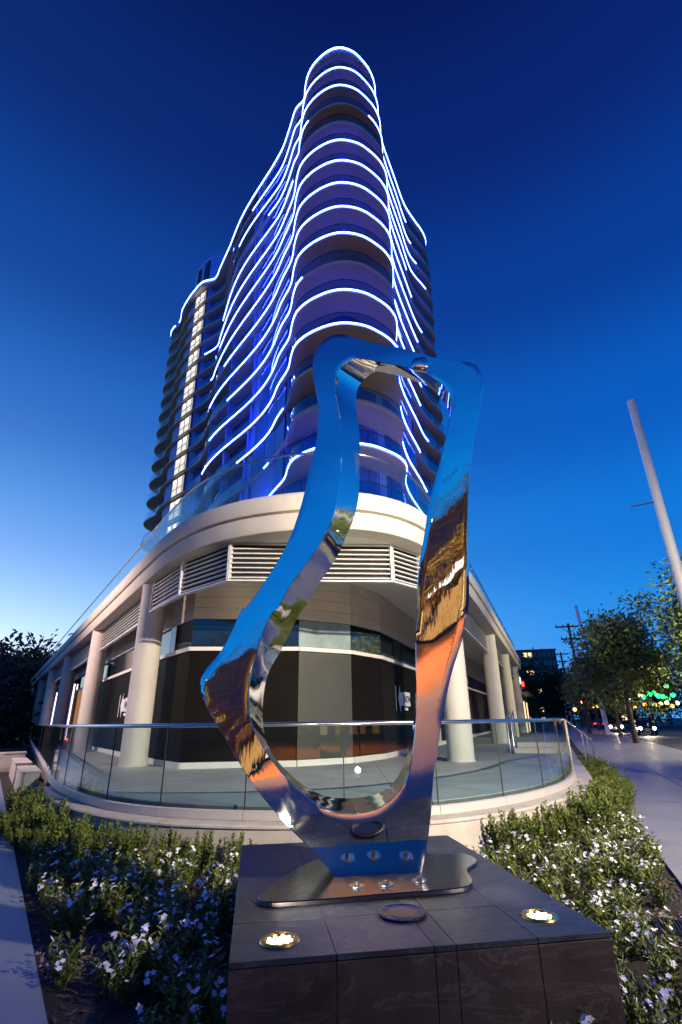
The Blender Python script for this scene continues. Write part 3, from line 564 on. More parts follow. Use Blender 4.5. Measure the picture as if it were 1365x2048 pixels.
# ---------------------------------------------------------------- apartment tower
tw = empty('apartment_tower', 'tall curved apartment tower with glowing blue white light strips on its wavy balconies', 'tower', (0, 38, 0))
TO = (0, 38, 0)
def tb(mb, name, mt, par=None, smooth=False): return rel(mb, TO).build(name, mt, par or tw, smooth)
TZ = [65.0, 61.6, 58.7, 56.0, 53.3, 50.5, 47.7, 44.8, 41.85, 38.75, 35.7, 32.6, 29.3, 25.95, 22.55, 19.0, 15.1, 11.2]
def floor_path(k):
    bs = {0: .86, 1: .90, 2: .93, 3: .95, 4: .97}.get(k, 1.0)
    ph = .75*sin(k*.42+.3); A = .55+.18*sin(k*.7)
    left = []
    for y in range(0, 13):                                   # left facade: baseline with a slow wave
        s = 27.5*y/12; o = A*sin(2*pi*(s-10.8)/27+ph)*min(1, s/5)
        if k == 0: o += max(0, s-20)*.12
        left.append((-4.35-.515*s-.857*o, 35.3+.857*s-.515*o))
    tail = [(-19.6, 59.0), (-20.9, 60.0), (-23.2, 62.3), (-25.5, 65.2), (-26.6, 67.3), (-28.2, 68.8), (-29.5, 70.6), (-29.7, 73), (-28.2, 75.8), (-24, 78)]
    if k == 0: tail = [(-20.9, 59.3), (-22.8, 61.1), (-24.4, 63), (-25.9, 65.2), (-26.6, 66.9), (-27.2, 67.9), (-28.6, 69.2), (-29.5, 70.7), (-29.7, 73), (-28.2, 75.8), (-24, 78)]
    else: left = left[:-1]
    cx_ = .47
    bulb = [(-4.1, 34.5), (-3.85, 33.4), (-3.35, 32.1), (-2.33, 31.0), (-.75, 30.1), (.48, 29.87), (2.0, 30.2), (3.12, 30.92), (4.1, 31.85), (4.75, 33.0), (4.97, 34.4), (5.05, 35.9)]
    wv = .35*sin(k*.55)
    right = [(5.7, 38.4), (7.45, 42.9), (9.2-.2*wv, 47.1), (10.6+.5*wv, 49.2), (11.9+.6*wv, 51.0), (12.6+.5*wv, 52.6), (12.5+.3*wv, 54.2), (11.4, 55.8)]
    bl = [(cx_+(x-cx_)*bs, y) for x, y in bulb]
    rt = [(x-(5.05-5.05*bs)*max(0, 1-(y-36)/16)*.9, y) for x, y in right]
    P = list(reversed(tail)) + list(reversed(left)) + bl + rt
    return catmull(P, .55)
def wallofs(u):                                              # how far the glass stands behind the slab edge
    a = abs(u)
    if u < -37.2: return .35 if u > -44.6 else 1.5
    if a < 5: return 2.35
    if a < 8.5: return 2.35-(a-5)/3.5*2.15
    return .2 if -18.2 < u < 16 else 1.0
# lit strip extents by floor, metres from the prow (negative = left street)
LEDS = {0: [(-56, 29)], 1: [(-19.5, 20)], 2: [(-23, 21)], 3: [(-15, -3.6), (3.0, 22)], 4: [(-31, -8.2), (8.4, 24)], 5: [(-36, 17.5)], 6: [(-30, 19)], 7: [(-33.5, 22)],
        8: [(-26, 20)], 9: [(-31, 23)], 10: [(-24, -3.9), (8.3, 20)], 11: [(-28.5, 19)], 12: [(-31, 21)], 13: [(-20, -8.8), (8.6, 17)], 14: [(-13.5, -12.4), (8.6, 19)], 15: [(-20, 16)], 16: [(-30, -14), (-9.5, 13)]}
npane = 0
for k, z in enumerate(TZ):
    P = floor_path(k); Sx = arcs(P)
    ia = min(range(len(P)), key=lambda i: P[i][1]+abs(P[i][0]-.48)*.02); s0 = Sx[ia]
    U = [q-s0 for q in Sx]; nr = normals(P); nr = [Vector(q) for q in nr]
    for _ in range(3): nr = [(nr[max(i-1, 0)]+nr[i]+nr[min(i+1, len(nr)-1)]).normalized() for i in range(len(nr))]
    G = [(p[0]-q.x*wallofs(uu), p[1]-q.y*wallofs(uu)) for p, q, uu in zip(P, nr, U)]
    I = [(p[0]-q.x*(wallofs(uu)+.25), p[1]-q.y*(wallofs(uu)+.25)) for p, q, uu in zip(P, nr, U)]
    V = []; F = []; th = .30 if k else .75; n = len(P)
    for p, q, g in zip(P, nr, I):
        e = (p[0]-q.x*.06, p[1]-q.y*.06)
        V += [(g[0], g[1], z), (e[0], e[1], z), (p[0], p[1], z-.05), (p[0], p[1], z-th+.04), (e[0], e[1], z-th), (g[0], g[1], z-th)]
    for i in range(n-1):
        a, b = i*6, (i+1)*6; F += [(a+j, b+j, b+(j+1) % 6, a+(j+1) % 6) for j in range(6)]
    F += [tuple(range(6)), tuple((n-1)*6+5-j for j in range(6))]
    slab = tb(MB().add(V, F), 'floor_slab', MT['twrslab'], None, 45)
    for u0, u1 in LEDS.get(k, []):
        m = MB(); h0 = .046 if k else .095
        segs = [(max(u0, U[0]), min(u1, U[-1]))]
        if k == 0: segs = [(U[0]+2, -49.5), (-48.3, 29)]
        for a, b in segs:
            m = MB().sweep(sub(P, U, a, b), [(.012, z-.03-2*h0), (.012, z-.03), (.07, z-.03), (.07, z-.03-2*h0)])
            tb(m, 'light_strip', MT['led'], slab)
    zt = TZ[k-1]-.3 if k else None
    if k == 0:
        pass
    else:
        if k == 1: zt = TZ[0]-.75
        # balcony glass
        m = MB()
        for a, b in ((-36.6, -18.4), (-8.2, 8.2), (16.2, min(U[-1], 28)), (U[0]+1, -45)):
            Q = offs(sub(P, U, a, b), -.09); tb(MB().sweep(Q, [(0, z), (0, z+1.05), (-.015, z+1.05), (-.015, z)]), 'balcony_glass', MT['railb'], slab)
        m = MB()
        for a, b in ((-36.6, -18.4), (-8.2, 8.2), (16.2, min(U[-1], 28))):
            Q = offs(sub(P, U, a, b), -.0975); tb(MB().sweep(Q, [(.02, z+1.052), (.02, z+1.09), (-.02, z+1.09), (-.02, z+1.052)]), 'balcony_rail', MT['darkmetal'], slab)
        # storey wall behind, then panes
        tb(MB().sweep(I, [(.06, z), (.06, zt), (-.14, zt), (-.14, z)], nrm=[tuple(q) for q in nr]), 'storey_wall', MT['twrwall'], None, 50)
        GU = U; GA = arcs(G); 
        def gat(u): return at(G, GU, u)
        rest = MB(); rr = random.Random(k)
        for a, b, w in ((-37, -9.0, 2.6), (-8.6, 8.6, 1.55), (9.0, U[-1]-1, 2.4)):
            c = round((b-a)/w)
            for i in range(c):
                p, q = Vector(gat(a+(b-a)*i/c)), Vector(gat(a+(b-a)*(i+1)/c)); d = q-p; ln = d.length; d /= ln; nn = Vector((d.y, -d.x)); cc = (p+q)/2+nn*(-.10 if not (9 < abs((a+(b-a)*(i+.5)/c)) < 18) else -.05)
                if a > -9 and ln < .5: continue
                big = rr.random() < .8 or abs(a) < 8.7
                if not big: continue
                m = MB() if (b < 9 and npane < 299) else rest
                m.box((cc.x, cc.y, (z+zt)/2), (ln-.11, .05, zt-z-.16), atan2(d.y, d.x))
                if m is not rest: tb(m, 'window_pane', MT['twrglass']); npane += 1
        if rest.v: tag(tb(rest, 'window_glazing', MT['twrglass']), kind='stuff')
        # lit stair windows at the far left corner
        if k < 15:
            a, b = Vector(at(P, U, -40.8)), Vector(at(P, U, -37.9)); d = b-a; ln = d.length; d /= ln; nn = Vector((d.y, -d.x)); rz = atan2(d.y, d.x)
            c = (a+b)/2 - nn*.22
            tb(MB().box((c.x-nn.x*.1, c.y-nn.y*.1, (z+zt)/2), (ln+.3, .05, zt-z-.1), rz), 'spandrel', MT['darkmetal']); z_, zt_ = z, zt; z, zt = z+.12, zt-.26
            win = tb(MB().box((c.x, c.y, (z+zt)/2), (ln, .06, zt-z-.25), rz), 'lit_window', MT['litwin'])
            m = MB(); c = (a+b)/2 - nn*.16
            m.box((c.x, c.y, (z+zt)/2), (.14, .05, zt-z-.25), rz); m.box((c.x, c.y, z+.95), (ln, .045, .09), rz)
            for e in (a+d*.07, b-d*.07): m.box((e.x-nn.x*.16, e.y-nn.y*.16, (z+zt)/2), (.14, .05, zt-z-.25), rz)
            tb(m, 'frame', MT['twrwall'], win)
            for t in (.3, .72): e = a+d*ln*t; tb(MB().box((e.x-nn.x*.13, e.y-nn.y*.13, zt-.55), (.42, .06, .34), rz), 'ceiling_lamp', MT['ceil'], win)
            z, zt = z_, zt_
        # walls between the balconies on the left street
        for u_ in (-18.5, -24, -29.5):
            p = Vector(at(P, U, u_)); q = Vector(at(G, U, u_)); d = (q-p); ln = d.length; d /= ln
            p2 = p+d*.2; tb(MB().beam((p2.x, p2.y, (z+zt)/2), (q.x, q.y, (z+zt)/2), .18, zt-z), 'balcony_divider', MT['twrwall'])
    if k == 0:
        Q = [p for i, p in enumerate(offs(P, -.6)) if i % 2 == 0]
        tb(MB().prism(Q, z-.7, z-.2), 'roof', MT['twrslab'])
# rooftop plant room with a curved front
q = [(-19.2, 61.2), (-20.6, 61.6), (-22.4, 62.9), (-23.8, 64.6), (-24.8, 66.6), (-25.2, 69.5), (-21, 73), (-15, 66)]
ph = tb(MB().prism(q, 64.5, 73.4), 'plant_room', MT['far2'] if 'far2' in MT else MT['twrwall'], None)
tb(MB().prism([(-21.0, 61.9), (-23.5, 64.25), (-23.6, 64.1), (-21.1, 61.75)], 66, 72.3), 'louver_panel', MT['darkmetal'], ph)
# ---------------------------------------------------------------- planting
def inpoly(x, y, P):
    r = False
    for i in range(len(P)):
        a, b = P[i-1], P[i]
        if (a[1] > y) != (b[1] > y) and x < (b[0]-a[0])*(y-a[1])/(b[1]-a[1])+a[0]: r = not r
    return r
def leaf(m, p, d, nrm, ln, wd, mi=0, fold=.25):
    d = d.normalized(); s = d.cross(nrm)
    if s.length < 1e-3: s = d.cross(Vector((1, 0, 0)))
    s.normalize(); u = s.cross(d)
    a = p; b = p+d*ln*.5+s*wd*.5+u*wd*fold; c = p+d*ln; e = p+d*ln*.5-s*wd*.5+u*wd*fold
    m.add([a, b, c, e], [(0, 1, 2), (0, 2, 3)], mi)
def rv(r, s=1): return Vector((r.gauss(0, s), r.gauss(0, s), r.gauss(0, s)))
def shrub_mesh(seed, h, rad, nst):
    r = random.Random(seed); m = MB()
    for i in range(nst):
        a = r.uniform(0, 2*pi); q = rad*sqrt(r.random())*.75; base = Vector((q*cos(a)*.5, q*sin(a)*.5, 0))
        tip = Vector((q*cos(a)*1.25, q*sin(a)*1.25, h*r.uniform(.62, 1.05)*(1-.25*q/rad)))
        m.tube([base, base.lerp(tip, .5)+rv(r, .01), tip], [.004, .003, .0015], 3, 1, False)
        for k in range(24):
            t = .18+.82*k/23; p = base.lerp(tip, t)
            for _ in range(2):
                b = r.uniform(0, 2*pi); d = Vector((cos(b), sin(b), r.uniform(.5, 1.5))); leaf(m, p+rv(r, .006), d, rv(r)+Vector((0, 0, 1)), r.uniform(.028, .044), r.uniform(.015, .023))
    me_o = m.build('tmp', [MT['shrub'], MT['stem']], fix=False); me = me_o.data; bpy.data.objects.remove(me_o); return me
SH = [shrub_mesh(s, .44, .21, 26) for s in (1, 2, 3, 4)]
rs = random.Random(9)
def shrub(x, y, sc, lab, grp):
    o = link('shrub', rs.choice(SH)); o.location = (x, y, -.03); o.rotation_euler.z = rs.uniform(0, 6.3); s = sc*rs.uniform(.78, 1.2); o.scale = (s, s, s*rs.uniform(.9, 1.12)); tag(o, lab, 'shrub', grp)
WS = arcs(WP)
WU = lambda x: min(range(len(WP)), key=lambda i: (WP[i][0]-x[0])**2+(WP[i][1]-x[1])**2)
uA, uB, uC, uD = WS[WU((-6.1, 12.0))], WS[WU((-.85, 7.7))], WS[WU((1.75, 8.2))], WS[WU((7.3, 18.4))]
GL, GRr = 'small boxwood shrubs along the wall left of the plinth', 'small boxwood shrubs along the wall right of the plinth'
u = uA
while u < uB:
    p = at(offs(WP, .62), WS, u)
    shrub(p[0], p[1], 1.30 if u < uB-2 else 1.16, 'small upright boxwood shrub against the curved wall left of the slate plinth', GL)
    if uA+.9 < u < uA+4.6:
        p = at(offs(WP, .95), WS, u+.2); shrub(p[0], p[1], .95, 'small upright boxwood shrub against the curved wall left of the slate plinth', GL)
    u += .41
u = uC
while u < uD:
    p = at(offs(WP, .58), WS, u); shrub(p[0], p[1], 1.1 if u < uC+2 else 1.32, 'small upright boxwood shrub against the curved wall right of the slate plinth', GRr)
    if u > uC+1.2:
        p = at(offs(WP, .86), WS, u+.2); shrub(p[0], p[1], 1.15, 'small upright boxwood shrub against the curved wall right of the slate plinth', GRr)
    u += .40
def flower_meshes(seed):
    r = random.Random(seed); m = MB(); f = MB(); tips = []
    for i in range(15):
        a = r.uniform(0, 2*pi); q = r.uniform(.02, .14); h = r.uniform(.12, .31)
        base = Vector((q*.5*cos(a), q*.5*sin(a), 0)); tip = Vector((q*1.3*cos(a), q*1.3*sin(a), h)); tips.append(tip)
        m.tube([base, tip], [.003, .0015], 3, 1, False)
        for k in range(13):
            p = base.lerp(tip, .10+.85*k/12); b = r.uniform(0, 2*pi)
            leaf(m, p, Vector((cos(b), sin(b), r.uniform(.2, 1.2))), Vector((0, 0, 1)), r.uniform(.04, .07), r.uniform(.016, .026))
    r.shuffle(tips)
    for t in tips[:r.randint(5, 8)]:
        for _ in range(r.choice((1, 2, 2, 3))):
            c = t+rv(r, .014)+Vector((0, 0, .008)); nn = (Vector((r.gauss(0, .5), r.gauss(-.35, .5), 1))).normalized()
            x = nn.orthogonal().normalized(); y = nn.cross(x); R = r.uniform(.014, .023)
            for k in range(5):
                a = 2*pi*k/5+r.uniform(-.1, .1); d = x*cos(a)+y*sin(a); s = nn.cross(d)
                f.add([c, c+d*R*.6+s*R*.45+nn*.003, c+d*R*1.1+nn*.002, c+d*R*.6-s*R*.45+nn*.003], [(0, 1, 2), (0, 2, 3)])
    a = m.build('tmp', [MT['flowerleaf'], MT['stem']], fix=False); b = f.build('tmp', MT['petal'], fix=False); ma, mb = a.data, b.data
    bpy.data.objects.remove(a); bpy.data.objects.remove(b); return ma, mb
FM = [flower_meshes(s) for s in range(20, 27)]
plp = [tuple((pl.matrix_basis @ Vector((x*(PW/2+.10), y*(PD/2+.10), 0)))[:2]) for x, y in ((-1, -1), (1, -1), (1, 1), (-1, 1))]
pl_m = Matrix.Translation(pl.location) @ Matrix.Rotation(pl.rotation_euler.z, 4, 'Z')
plp = [tuple((pl_m @ Vector((x*(PW/2+.10), y*(PD/2+.10), 0)))[:2]) for x, y in ((-1, -1), (1, -1), (1, 1), (-1, 1))]
wo8 = offs(WP, 1.0); wo8p = [p for p in wo8] + [(40, 60), (-40, 60)]
rf = random.Random(31); pts = []
GRATES = [((-2.2, 5.02), 'left'), ((2.77, 5.33), 'right')]
def flower(x, y, side, zone, sc=1):
    i = rf.randrange(len(FM)); o = link('flower_plant', FM[i][0]); b = link('blossoms', FM[i][1], o)
    o.location = (x, y, -.03); o.rotation_euler = (rf.uniform(-.15, .15), rf.uniform(-.15, .15), rf.uniform(0, 6.3)); s = sc*rf.uniform(.8, 1.25); o.scale = (s, s, s)
    tag(o, f'low white flowered plant {zone}, {side} bed', 'flowers', f'white flowering plants {zone}, {side} bed')
tries = 0; cnt = {'left': 0, 'right': 0}
while tries < 6000:
    tries += 1
    x, y = rf.uniform(-7.8, 6.6), rf.uniform(2.62, 14)
    s_l = (Vector((x, y))-A0).dot(-nL); s_r = (Vector((x, y))-B0).dot(-nR)
    if s_l < .12 or s_r < .10 or inpoly(x, y, plp) or inpoly(x, y, wo8p): continue
    side = 'left' if x < .2 else 'right'
    if cnt[side] >= (165 if side == 'left' else 115): continue
    edge = s_l if side == 'left' else s_r
    keep = (1 if edge < .9 else .62)*(.7+.7*max(0, min(1, .5+.8*sin(x*2.1+1.3*sin(y*1.7))*cos(y*1.9+x*.8))))
    if side == 'left' and y < 5.2 and edge < .35: keep = .18
    if side == 'right' and 4.4 < y < 6.2 and edge < .55: keep = .12
    if rf.random() > keep: continue
    if any((x-a)**2+(y-b)**2 < (.36 if sd == 0 else .30)**2 for (a, b), sd in [(g[0], 0) for g in GRATES]): continue
    md_ = .128+.012*(y-3)
    if any((x-a)**2+(y-b)**2 < md_**2 for a, b in pts): continue
    pts.append((x, y)); cnt[side] += 1; 
    dp = min((Vector((x, y))-Vector(q)).length for q in [tuple((pl_m @ Vector((sx*PW/2, sy*PD/2, 0)))[:2]) for sx in (-1, 1) for sy in (-1, -.5, 0, .5, 1)])
    zone = 'along the pavement edge' if edge < .45 else 'close beside the slate plinth' if dp < .5 else 'in front of the shrub row' if y > 5.6 else 'in the middle of the planting'
    flower(x, y, side, zone)
gm = MB()
for (gx, gy), side in GRATES:
    t = empty('drain_grate', f'dark slotted metal drain grate set in pebbles at the {side} edge of the flower bed', 'drain', (gx, gy, -.03), radians(33 if side == 'left' else -21))
    m = MB()
    for dx, dy, w, l in ((-.13, 0, .02, .30), (.13, 0, .02, .30), (0, -.14, .28, .02), (0, .14, .28, .02)): m.box((dx, dy, .03), (w, l, .025))
    m.build('rim', MT['darkmetal'], t)
    for k in range(9): MB().box((-.108+.027*k, 0, .03), (.012, .26, .02)).build('bar', MT['darkmetal'], t)
    for k in range(420):
        a = rf.uniform(0, 6.3); q = rf.uniform(.12, .55)*sqrt(rf.uniform(.2, 1)); c = Vector((gx+q*cos(a), gy+q*sin(a), -.03)); s = rf.uniform(.010, .022)
        if (c.xy-A0).dot(-nL) < .02 or (c.xy-B0).dot(-nR) < .02 or inpoly(c.x, c.y, plp): continue
        V = [c+Vector((i, j, kk))*s*rf.uniform(.7, 1.2) for i, j, kk in ((1, 0, .2), (0, 1, .2), (-1, 0, .2), (0, -1, .2), (0, 0, .9))]
        gm.add(V, [(0, 1, 4), (1, 2, 4), (2, 3, 4), (3, 0, 4)])
tag(gm.build('pebbles', MT['gravel'], fix=False), kind='stuff')
mm = MB()
for k in range(9000):                                        # bark mulch chips
    x, y = rf.uniform(-4.5, 4.8), rf.uniform(2.6, 8.2)
    if (Vector((x, y))-A0).dot(-nL) < .02 or (Vector((x, y))-B0).dot(-nR) < .02 or inpoly(x, y, plp): continue
    c = Vector((x, y, -.028+rf.random()*.012)); d = Vector((rf.gauss(0, 1), rf.gauss(0, 1), rf.gauss(0, .35))).normalized(); e = d.cross(Vector((0, 0, 1))).normalized(); l, w = rf.uniform(.015, .04), rf.uniform(.005, .012)
    mm.add([c-d*l-e*w, c-d*l+e*w, c+d*l+e*w, c+d*l-e*w, c+Vector((0, 0, .008))], [(0, 1, 4), (1, 2, 4), (2, 3, 4), (3, 0, 4)])
tag(mm.build('bark_mulch', MT['mulchchip'] if 'mulchchip' in MT else mat('mulch_chip', (.055, .036, .024), .95, col2=(.10, .07, .05), scale=5), fix=False), kind='stuff')
# ---------------------------------------------------------------- trees
def tree(x, y, h, rad, seed, label, lm='treeleaf', n=5200, trunk=.14, z0=-.05, low=.35, ls=.16, group=None, sq=.8):
    r = random.Random(seed); t = empty('street_tree' if lm == 'treeleaf' else 'tree', label, 'tree', (x, y, z0), 0, group)
    m = MB(); th = h*low
    top = Vector((r.gauss(0, .3), r.gauss(0, .3), h*.86)); fork = Vector((r.gauss(0, .08), r.gauss(0, .08), th))
    m.tube([(0, 0, 0), fork*.5+Vector((0, 0, 0)), fork, fork.lerp(top, .5), top], [trunk*1.15, trunk*.95, trunk*.8, trunk*.45, trunk*.12], 9)
    cl = []
    for i in range(16):
        a = 2*pi*i/16*2.4+r.uniform(-.3, .3); e = r.uniform(.02, 1); rr_ = rad*(1-.45*e)*r.uniform(.55, 1.0)
        p = Vector((rr_*cos(a), rr_*sin(a), th+(h-th)*(.08+.80*e))); b = fork.lerp(top, max(0, e*.75-.05))
        m.tube([b, b.lerp(p, .5)+Vector((0, 0, .06*h*(1-e))), p], [trunk*.38, trunk*.22, trunk*.06], 5, cap=False)
        cl.append(p); cl.append(b.lerp(p, .62)+rv(r, .3))
        for _ in range(3): q = p+rv(r, rad*.22); m.tube([p.lerp(b, .3), q], [trunk*.10, trunk*.03], 3, cap=False); cl.append(q)
    m.build('trunk', MT['bark'], t, 60)
    m = MB()
    for i in range(n):
        c = r.choice(cl); p = c+Vector((r.gauss(0, rad*.15), r.gauss(0, rad*.15), r.gauss(0, rad*.15*sq))); d = (p-c)+rv(r, .4)+Vector((0, 0, -.15))
        leaf(m, p, d, rv(r)+Vector((0, 0, .8)), ls*r.uniform(.7, 1.3), ls*r.uniform(.4, .6))
    m.build('crown', MT[lm], t, fix=False); return t
tree(19.6, 37.5, 8.4, 3.0, 41, 'leafy street tree with slim bare trunk in the pavement nearest on the right', n=10000, trunk=.17, low=.40, ls=.34)
tree(22.3, 29.5, 10.2, 4.2, 42, 'leafy street tree at the far right edge of the photo', n=12000, trunk=.17, low=.38, ls=.30)
for i, (s, seed, lb) in enumerate(((52, 43, 'second'), (64, 44, 'third'), (77, 45, 'fourth'), (92, 46, 'fifth'))):
    p = B0+uR*s+nR*4.3; tree(p.x, p.y, 7.3+.3*i, 3.0, seed, f'dark leafy street tree, {lb} of the row receding along the right street', n=4200, trunk=.16, low=.42, ls=.42)
for x, y, h, rd, seed, lb in ((37, 118, 13, 8, 51, 'dark tree mass at the end of the right street below the office block'), (49, 120, 12, 7, 52, 'dark tree beside the utility pole at the end of the right street'), (62, 110, 14, 8, 53, 'broad dark tree behind the parked cars on the right street'),
                              (-33, 47, 7.4, 5.0, 54, 'dark tree at the left edge of the photo beyond the podium'), (-39, 62, 9.6, 6.0, 55, 'tall dark tree left of the far end of the podium'), (-47, 72, 10, 6.5, 56, 'dark tree farthest back at the end of the left street'), (-33, 60, 8.5, 4.0, 57, 'low dark tree touching the far end of the podium')):
    tree(x, y, h, rd, seed, lb, 'darkleaf', n=5500, trunk=.25, low=.10, ls=.75)
for x, y, h, rd, seed, pl_ in ((-9, -24, 9, 3.6, 61, 'left of the orange lamp'), (-3.5, -27, 10.5, 3.8, 62, 'straight behind the photographer'), (3, -25, 9.5, 3.6, 63, 'right of the photographer'), (9, -28, 10, 3.6, 64, 'beside the lit white shop sign'), (-16, -27, 9, 3.6, 65, 'at the left end of the crossing'), (15, -26, 9.5, 3.8, 66, 'at the right end of the crossing')):
    tree(x, y, h, rd, seed, f'street tree across the red crossing, {pl_}', n=2600, trunk=.15, low=.28, ls=.34)
# ---------------------------------------------------------------- poles and lamps
def lamp(x, y, h, lab, bulb, power, col, arm=1.4, az=0, grp=None, rad=.13, aim=None, cone=150, blend=.5):
    t = empty('street_lamp', lab, 'street lamp', (x, y, -.05), az, grp)
    MB().tube([(0, 0, 0), (0, 0, .5), (0, 0, h)], [.12, .09, .06], 12).build('pole', MT['darkmetal'], t, 50)
    MB().tube([(0, 0, h-.05), (arm*.5, 0, h+.22), (arm, 0, h+.2)], .04, 8).build('arm', MT['darkmetal'], t, 50)
    hd = MB().box((arm+.15, 0, h+.24), (.75, .30, .12)).build('lamp_head', MT['darkmetal'], t)
    MB().box((arm+.15, 0, h+.165), (.6, .24, .03)).build('lens', MT[bulb], hd)
    ld = bpy.data.lights.new('lamp_light', 'SPOT'); ld.spot_size = radians(cone); ld.spot_blend = blend; ld.energy = power; ld.color = col; ld.shadow_soft_size = rad
    lo = bpy.data.objects.new('light', ld); COL.objects.link(lo); lo.parent = t; lo.location = (arm+.15, 0, h+.02)
    if aim: lo.rotation_euler = (Matrix.Rotation(-az, 3, 'Z') @ (Vector(aim)-Vector((x+(arm+.15)*cos(az), y+(arm+.15)*sin(az), h)))).to_track_quat('-Z', 'Y').to_euler()
lamp(10.5, -2.0, 7.4, 'tall dark street lamp with white light on the right pavement outside the photo', 'cool', KEY_POWER, (1, .86, .66), 1.2, radians(150), aim=(0, 14, 3), cone=80, blend=1.0)
lamp(-17.5, 15.0, 8.6, 'tall dark street lamp with pinkish light on the left street outside the photo', 'cool', LEFT_POWER, (1, .72, .60), 1.4, radians(10), aim=(-8, 21, 3), cone=100, blend=.8)
lamp(21.5, 21.0, 7.4, 'street lamp with yellow light among the trees of the right street', 'sodium', 7500, (1, .84, .42), 1.0, radians(90), aim=(20, 30, 5.0), cone=170, blend=.4)
lamp(25.3, 33.2, 5.2, 'low street lamp with yellow light under the leafy tree of the right street', 'sodium', 3000, (1, .84, .42), .8, radians(90), cone=176, blend=.1)
for x, y, h, az, lb in ((-2.6, -20, 7.6, 60, 'nearest to the middle'), (5.5, -20.5, 8.4, 120, 'to the right of the middle'), (-11, -20, 7.4, 60, 'at the left end'), (13.5, -21, 7.6, 120, 'at the right end')):
    lamp(x, y, h, f'street lamp with orange light across the red crossing, {lb}', 'sodium', SODIUM_POWER, (1, .42, .11), 1.2, radians(az), 'orange street lamps across the crossing', cone=136, blend=.15)
t = empty('light_pole', 'thick pale painted street pole rising at the right edge of the photo', 'pole', (9.52, 14, -.1))
MB().tube([(0, 0, 0), (0, 0, .35), (0, 0, .36), (-.02, 0, 11.2)], [.22, .22, .16, .12], 20).build('shaft', MT['pole'], t, 50)
MB().lathe([(.12, 11.2), (.125, 11.2), (.125, 11.26), (.02, 11.3)], (-.02, 0, 0), 20).build('cap', MT['pole'], t)
MB().beam((-.05, 0, 7.7), (-.75, .2, 7.62), .035, .03).build('bracket', MT['darkmetal'], t)
t = empty('light_pole', 'slim pale pole standing behind the wooden utility pole', 'pole', (25.3, 55, -.1))
MB().tube([(.9, 0, 0), (0, 0, 13)], [.22, .17], 12).build('shaft', MT['pole'], t, 50)
def upole(x, y, h, lab, s=1):
    t = empty('utility_pole', lab, 'utility pole', (x, y, -.1), radians(-12))
    MB().tube([(0, 0, 0), (-.25, 0, h)], [.2*s, .14*s], 10).build('pole', MT['wood'], t, 50)
    for zz, w in ((h-.35, 2.9), (h-1.75, 2.1)):
        MB().beam((-.25-w/2, 0, zz), (-.25+w/2, 0, zz), .14*s, .16*s).build('crossarm', MT['wood'], t)
        m = MB()
        for d in (-.46, -.2, .2, .46): m.lathe([(.02, 0), (.06, .05), (.03, .12), (.06, .18), (.01, .25)], (-.25+d*w, 0, zz+.08), 8)
        m.build('insulator', MT['darkmetal'], t)
        m = MB(); m.beam((-.25-w*.32, -.08, zz), (-.22, -.08, zz-.8), .05, .05); m.beam((-.25+w*.32, -.08, zz), (-.22, -.08, zz-.8), .05, .05); m.build('brace', MT['wood'], t)
    MB().lathe([(.05, 0), (.30, .02), (.32, .08), (.32, .9), (.25, 1.0), (.05, 1.02)], (.35, -.1, h-4.1), 16).build('transformer', MT['pole'], t, 50)
upole(26.6, 60, 11.9, 'wooden utility pole with two crossarms and a transformer can')
upole(43, 103, 13.6, 'distant wooden utility pole beside the office block', 1.2)
# ---------------------------------------------------------------- far buildings
def block(x0, x1, y, dp, z1, rows, colsn, lit, lab, seed, zbase=-.1, wm='farwall', ww=.75):
    r = random.Random(seed); t = empty('office_block', lab, 'building', ((x0+x1)/2, y, zbase), radians(-14)); w = x1-x0
    MB().box((0, dp/2, (z1-zbase)/2), (w, dp, z1-zbase)).build('wall', MT[wm], t)
    MB().box((0, dp/2, z1-zbase+.2), (w+.4, dp+.4, .4)).build('parapet', MT[wm], t)
    me = {}
    for i in range(rows):
        for j in range(colsn):
            k = 'lit' if r.random() < lit else 'dark'
            ww_, hh = w/colsn*ww, (z1-zbase)/rows*.5
            if k not in me: o = MB().box((0, 0, 0), (ww_, .12, hh)).build('window', MT['farlit'] if k == 'lit' else MT['bandglass'], t); me[k] = o.data
            else: o = link('window', me[k], t)
            o.location = (-w/2+w*(j+.5)/colsn, -.02, (z1-zbase)*(i+.55)/rows)
MT['farlit'] = emis('far_lit_window', (1, .70, .32), 1.6)
block(52.2, 64.5, 160, 16, 20.6, 8, 9, .14, 'dark office block with a few lit windows at the end of the right street', 4)
block(62.5, 74, 140, 12, 15.6, 5, 6, .05, 'low dark office block half hidden behind the street trees', 6)
block(-22, 22, -50, 10, 10, 3, 14, .5, 'building with lit windows across the crossing behind the photographer', 8)
block(-62, -34, -30, 10, 9, 3, 9, .4, 'long low building with lit windows at the far left behind the photographer', 9)
t = empty('shop_building', 'brown shop building with lit signs beyond the podium on the right street', 'building', (12.2, 49.2, 0), radians(-21))
MB().box((1, 9, 2.9), (5, 18, 5.8)).build('wall', MT['brown'], t)
MB().box((3.9, 9, 3.9), (.9, 17.5, .16)).build('awning', MT['darkmetal'], t)
MB().box((3.62, 3, 5.0), (.14, 3.4, .55)).build('lit_sign', MT['white'], t); MB().box((3.62, 10, 5.0), (.14, 2.2, .4)).build('red_sign', MT['red'], t)
for k in range(6): f = MB().box((3.55, 1.6+2.9*k, 1.75), (.1, 2.1, 2.9)).build('shop_window', MT['bandglass'] if k % 2 else MT['farlit'], t)
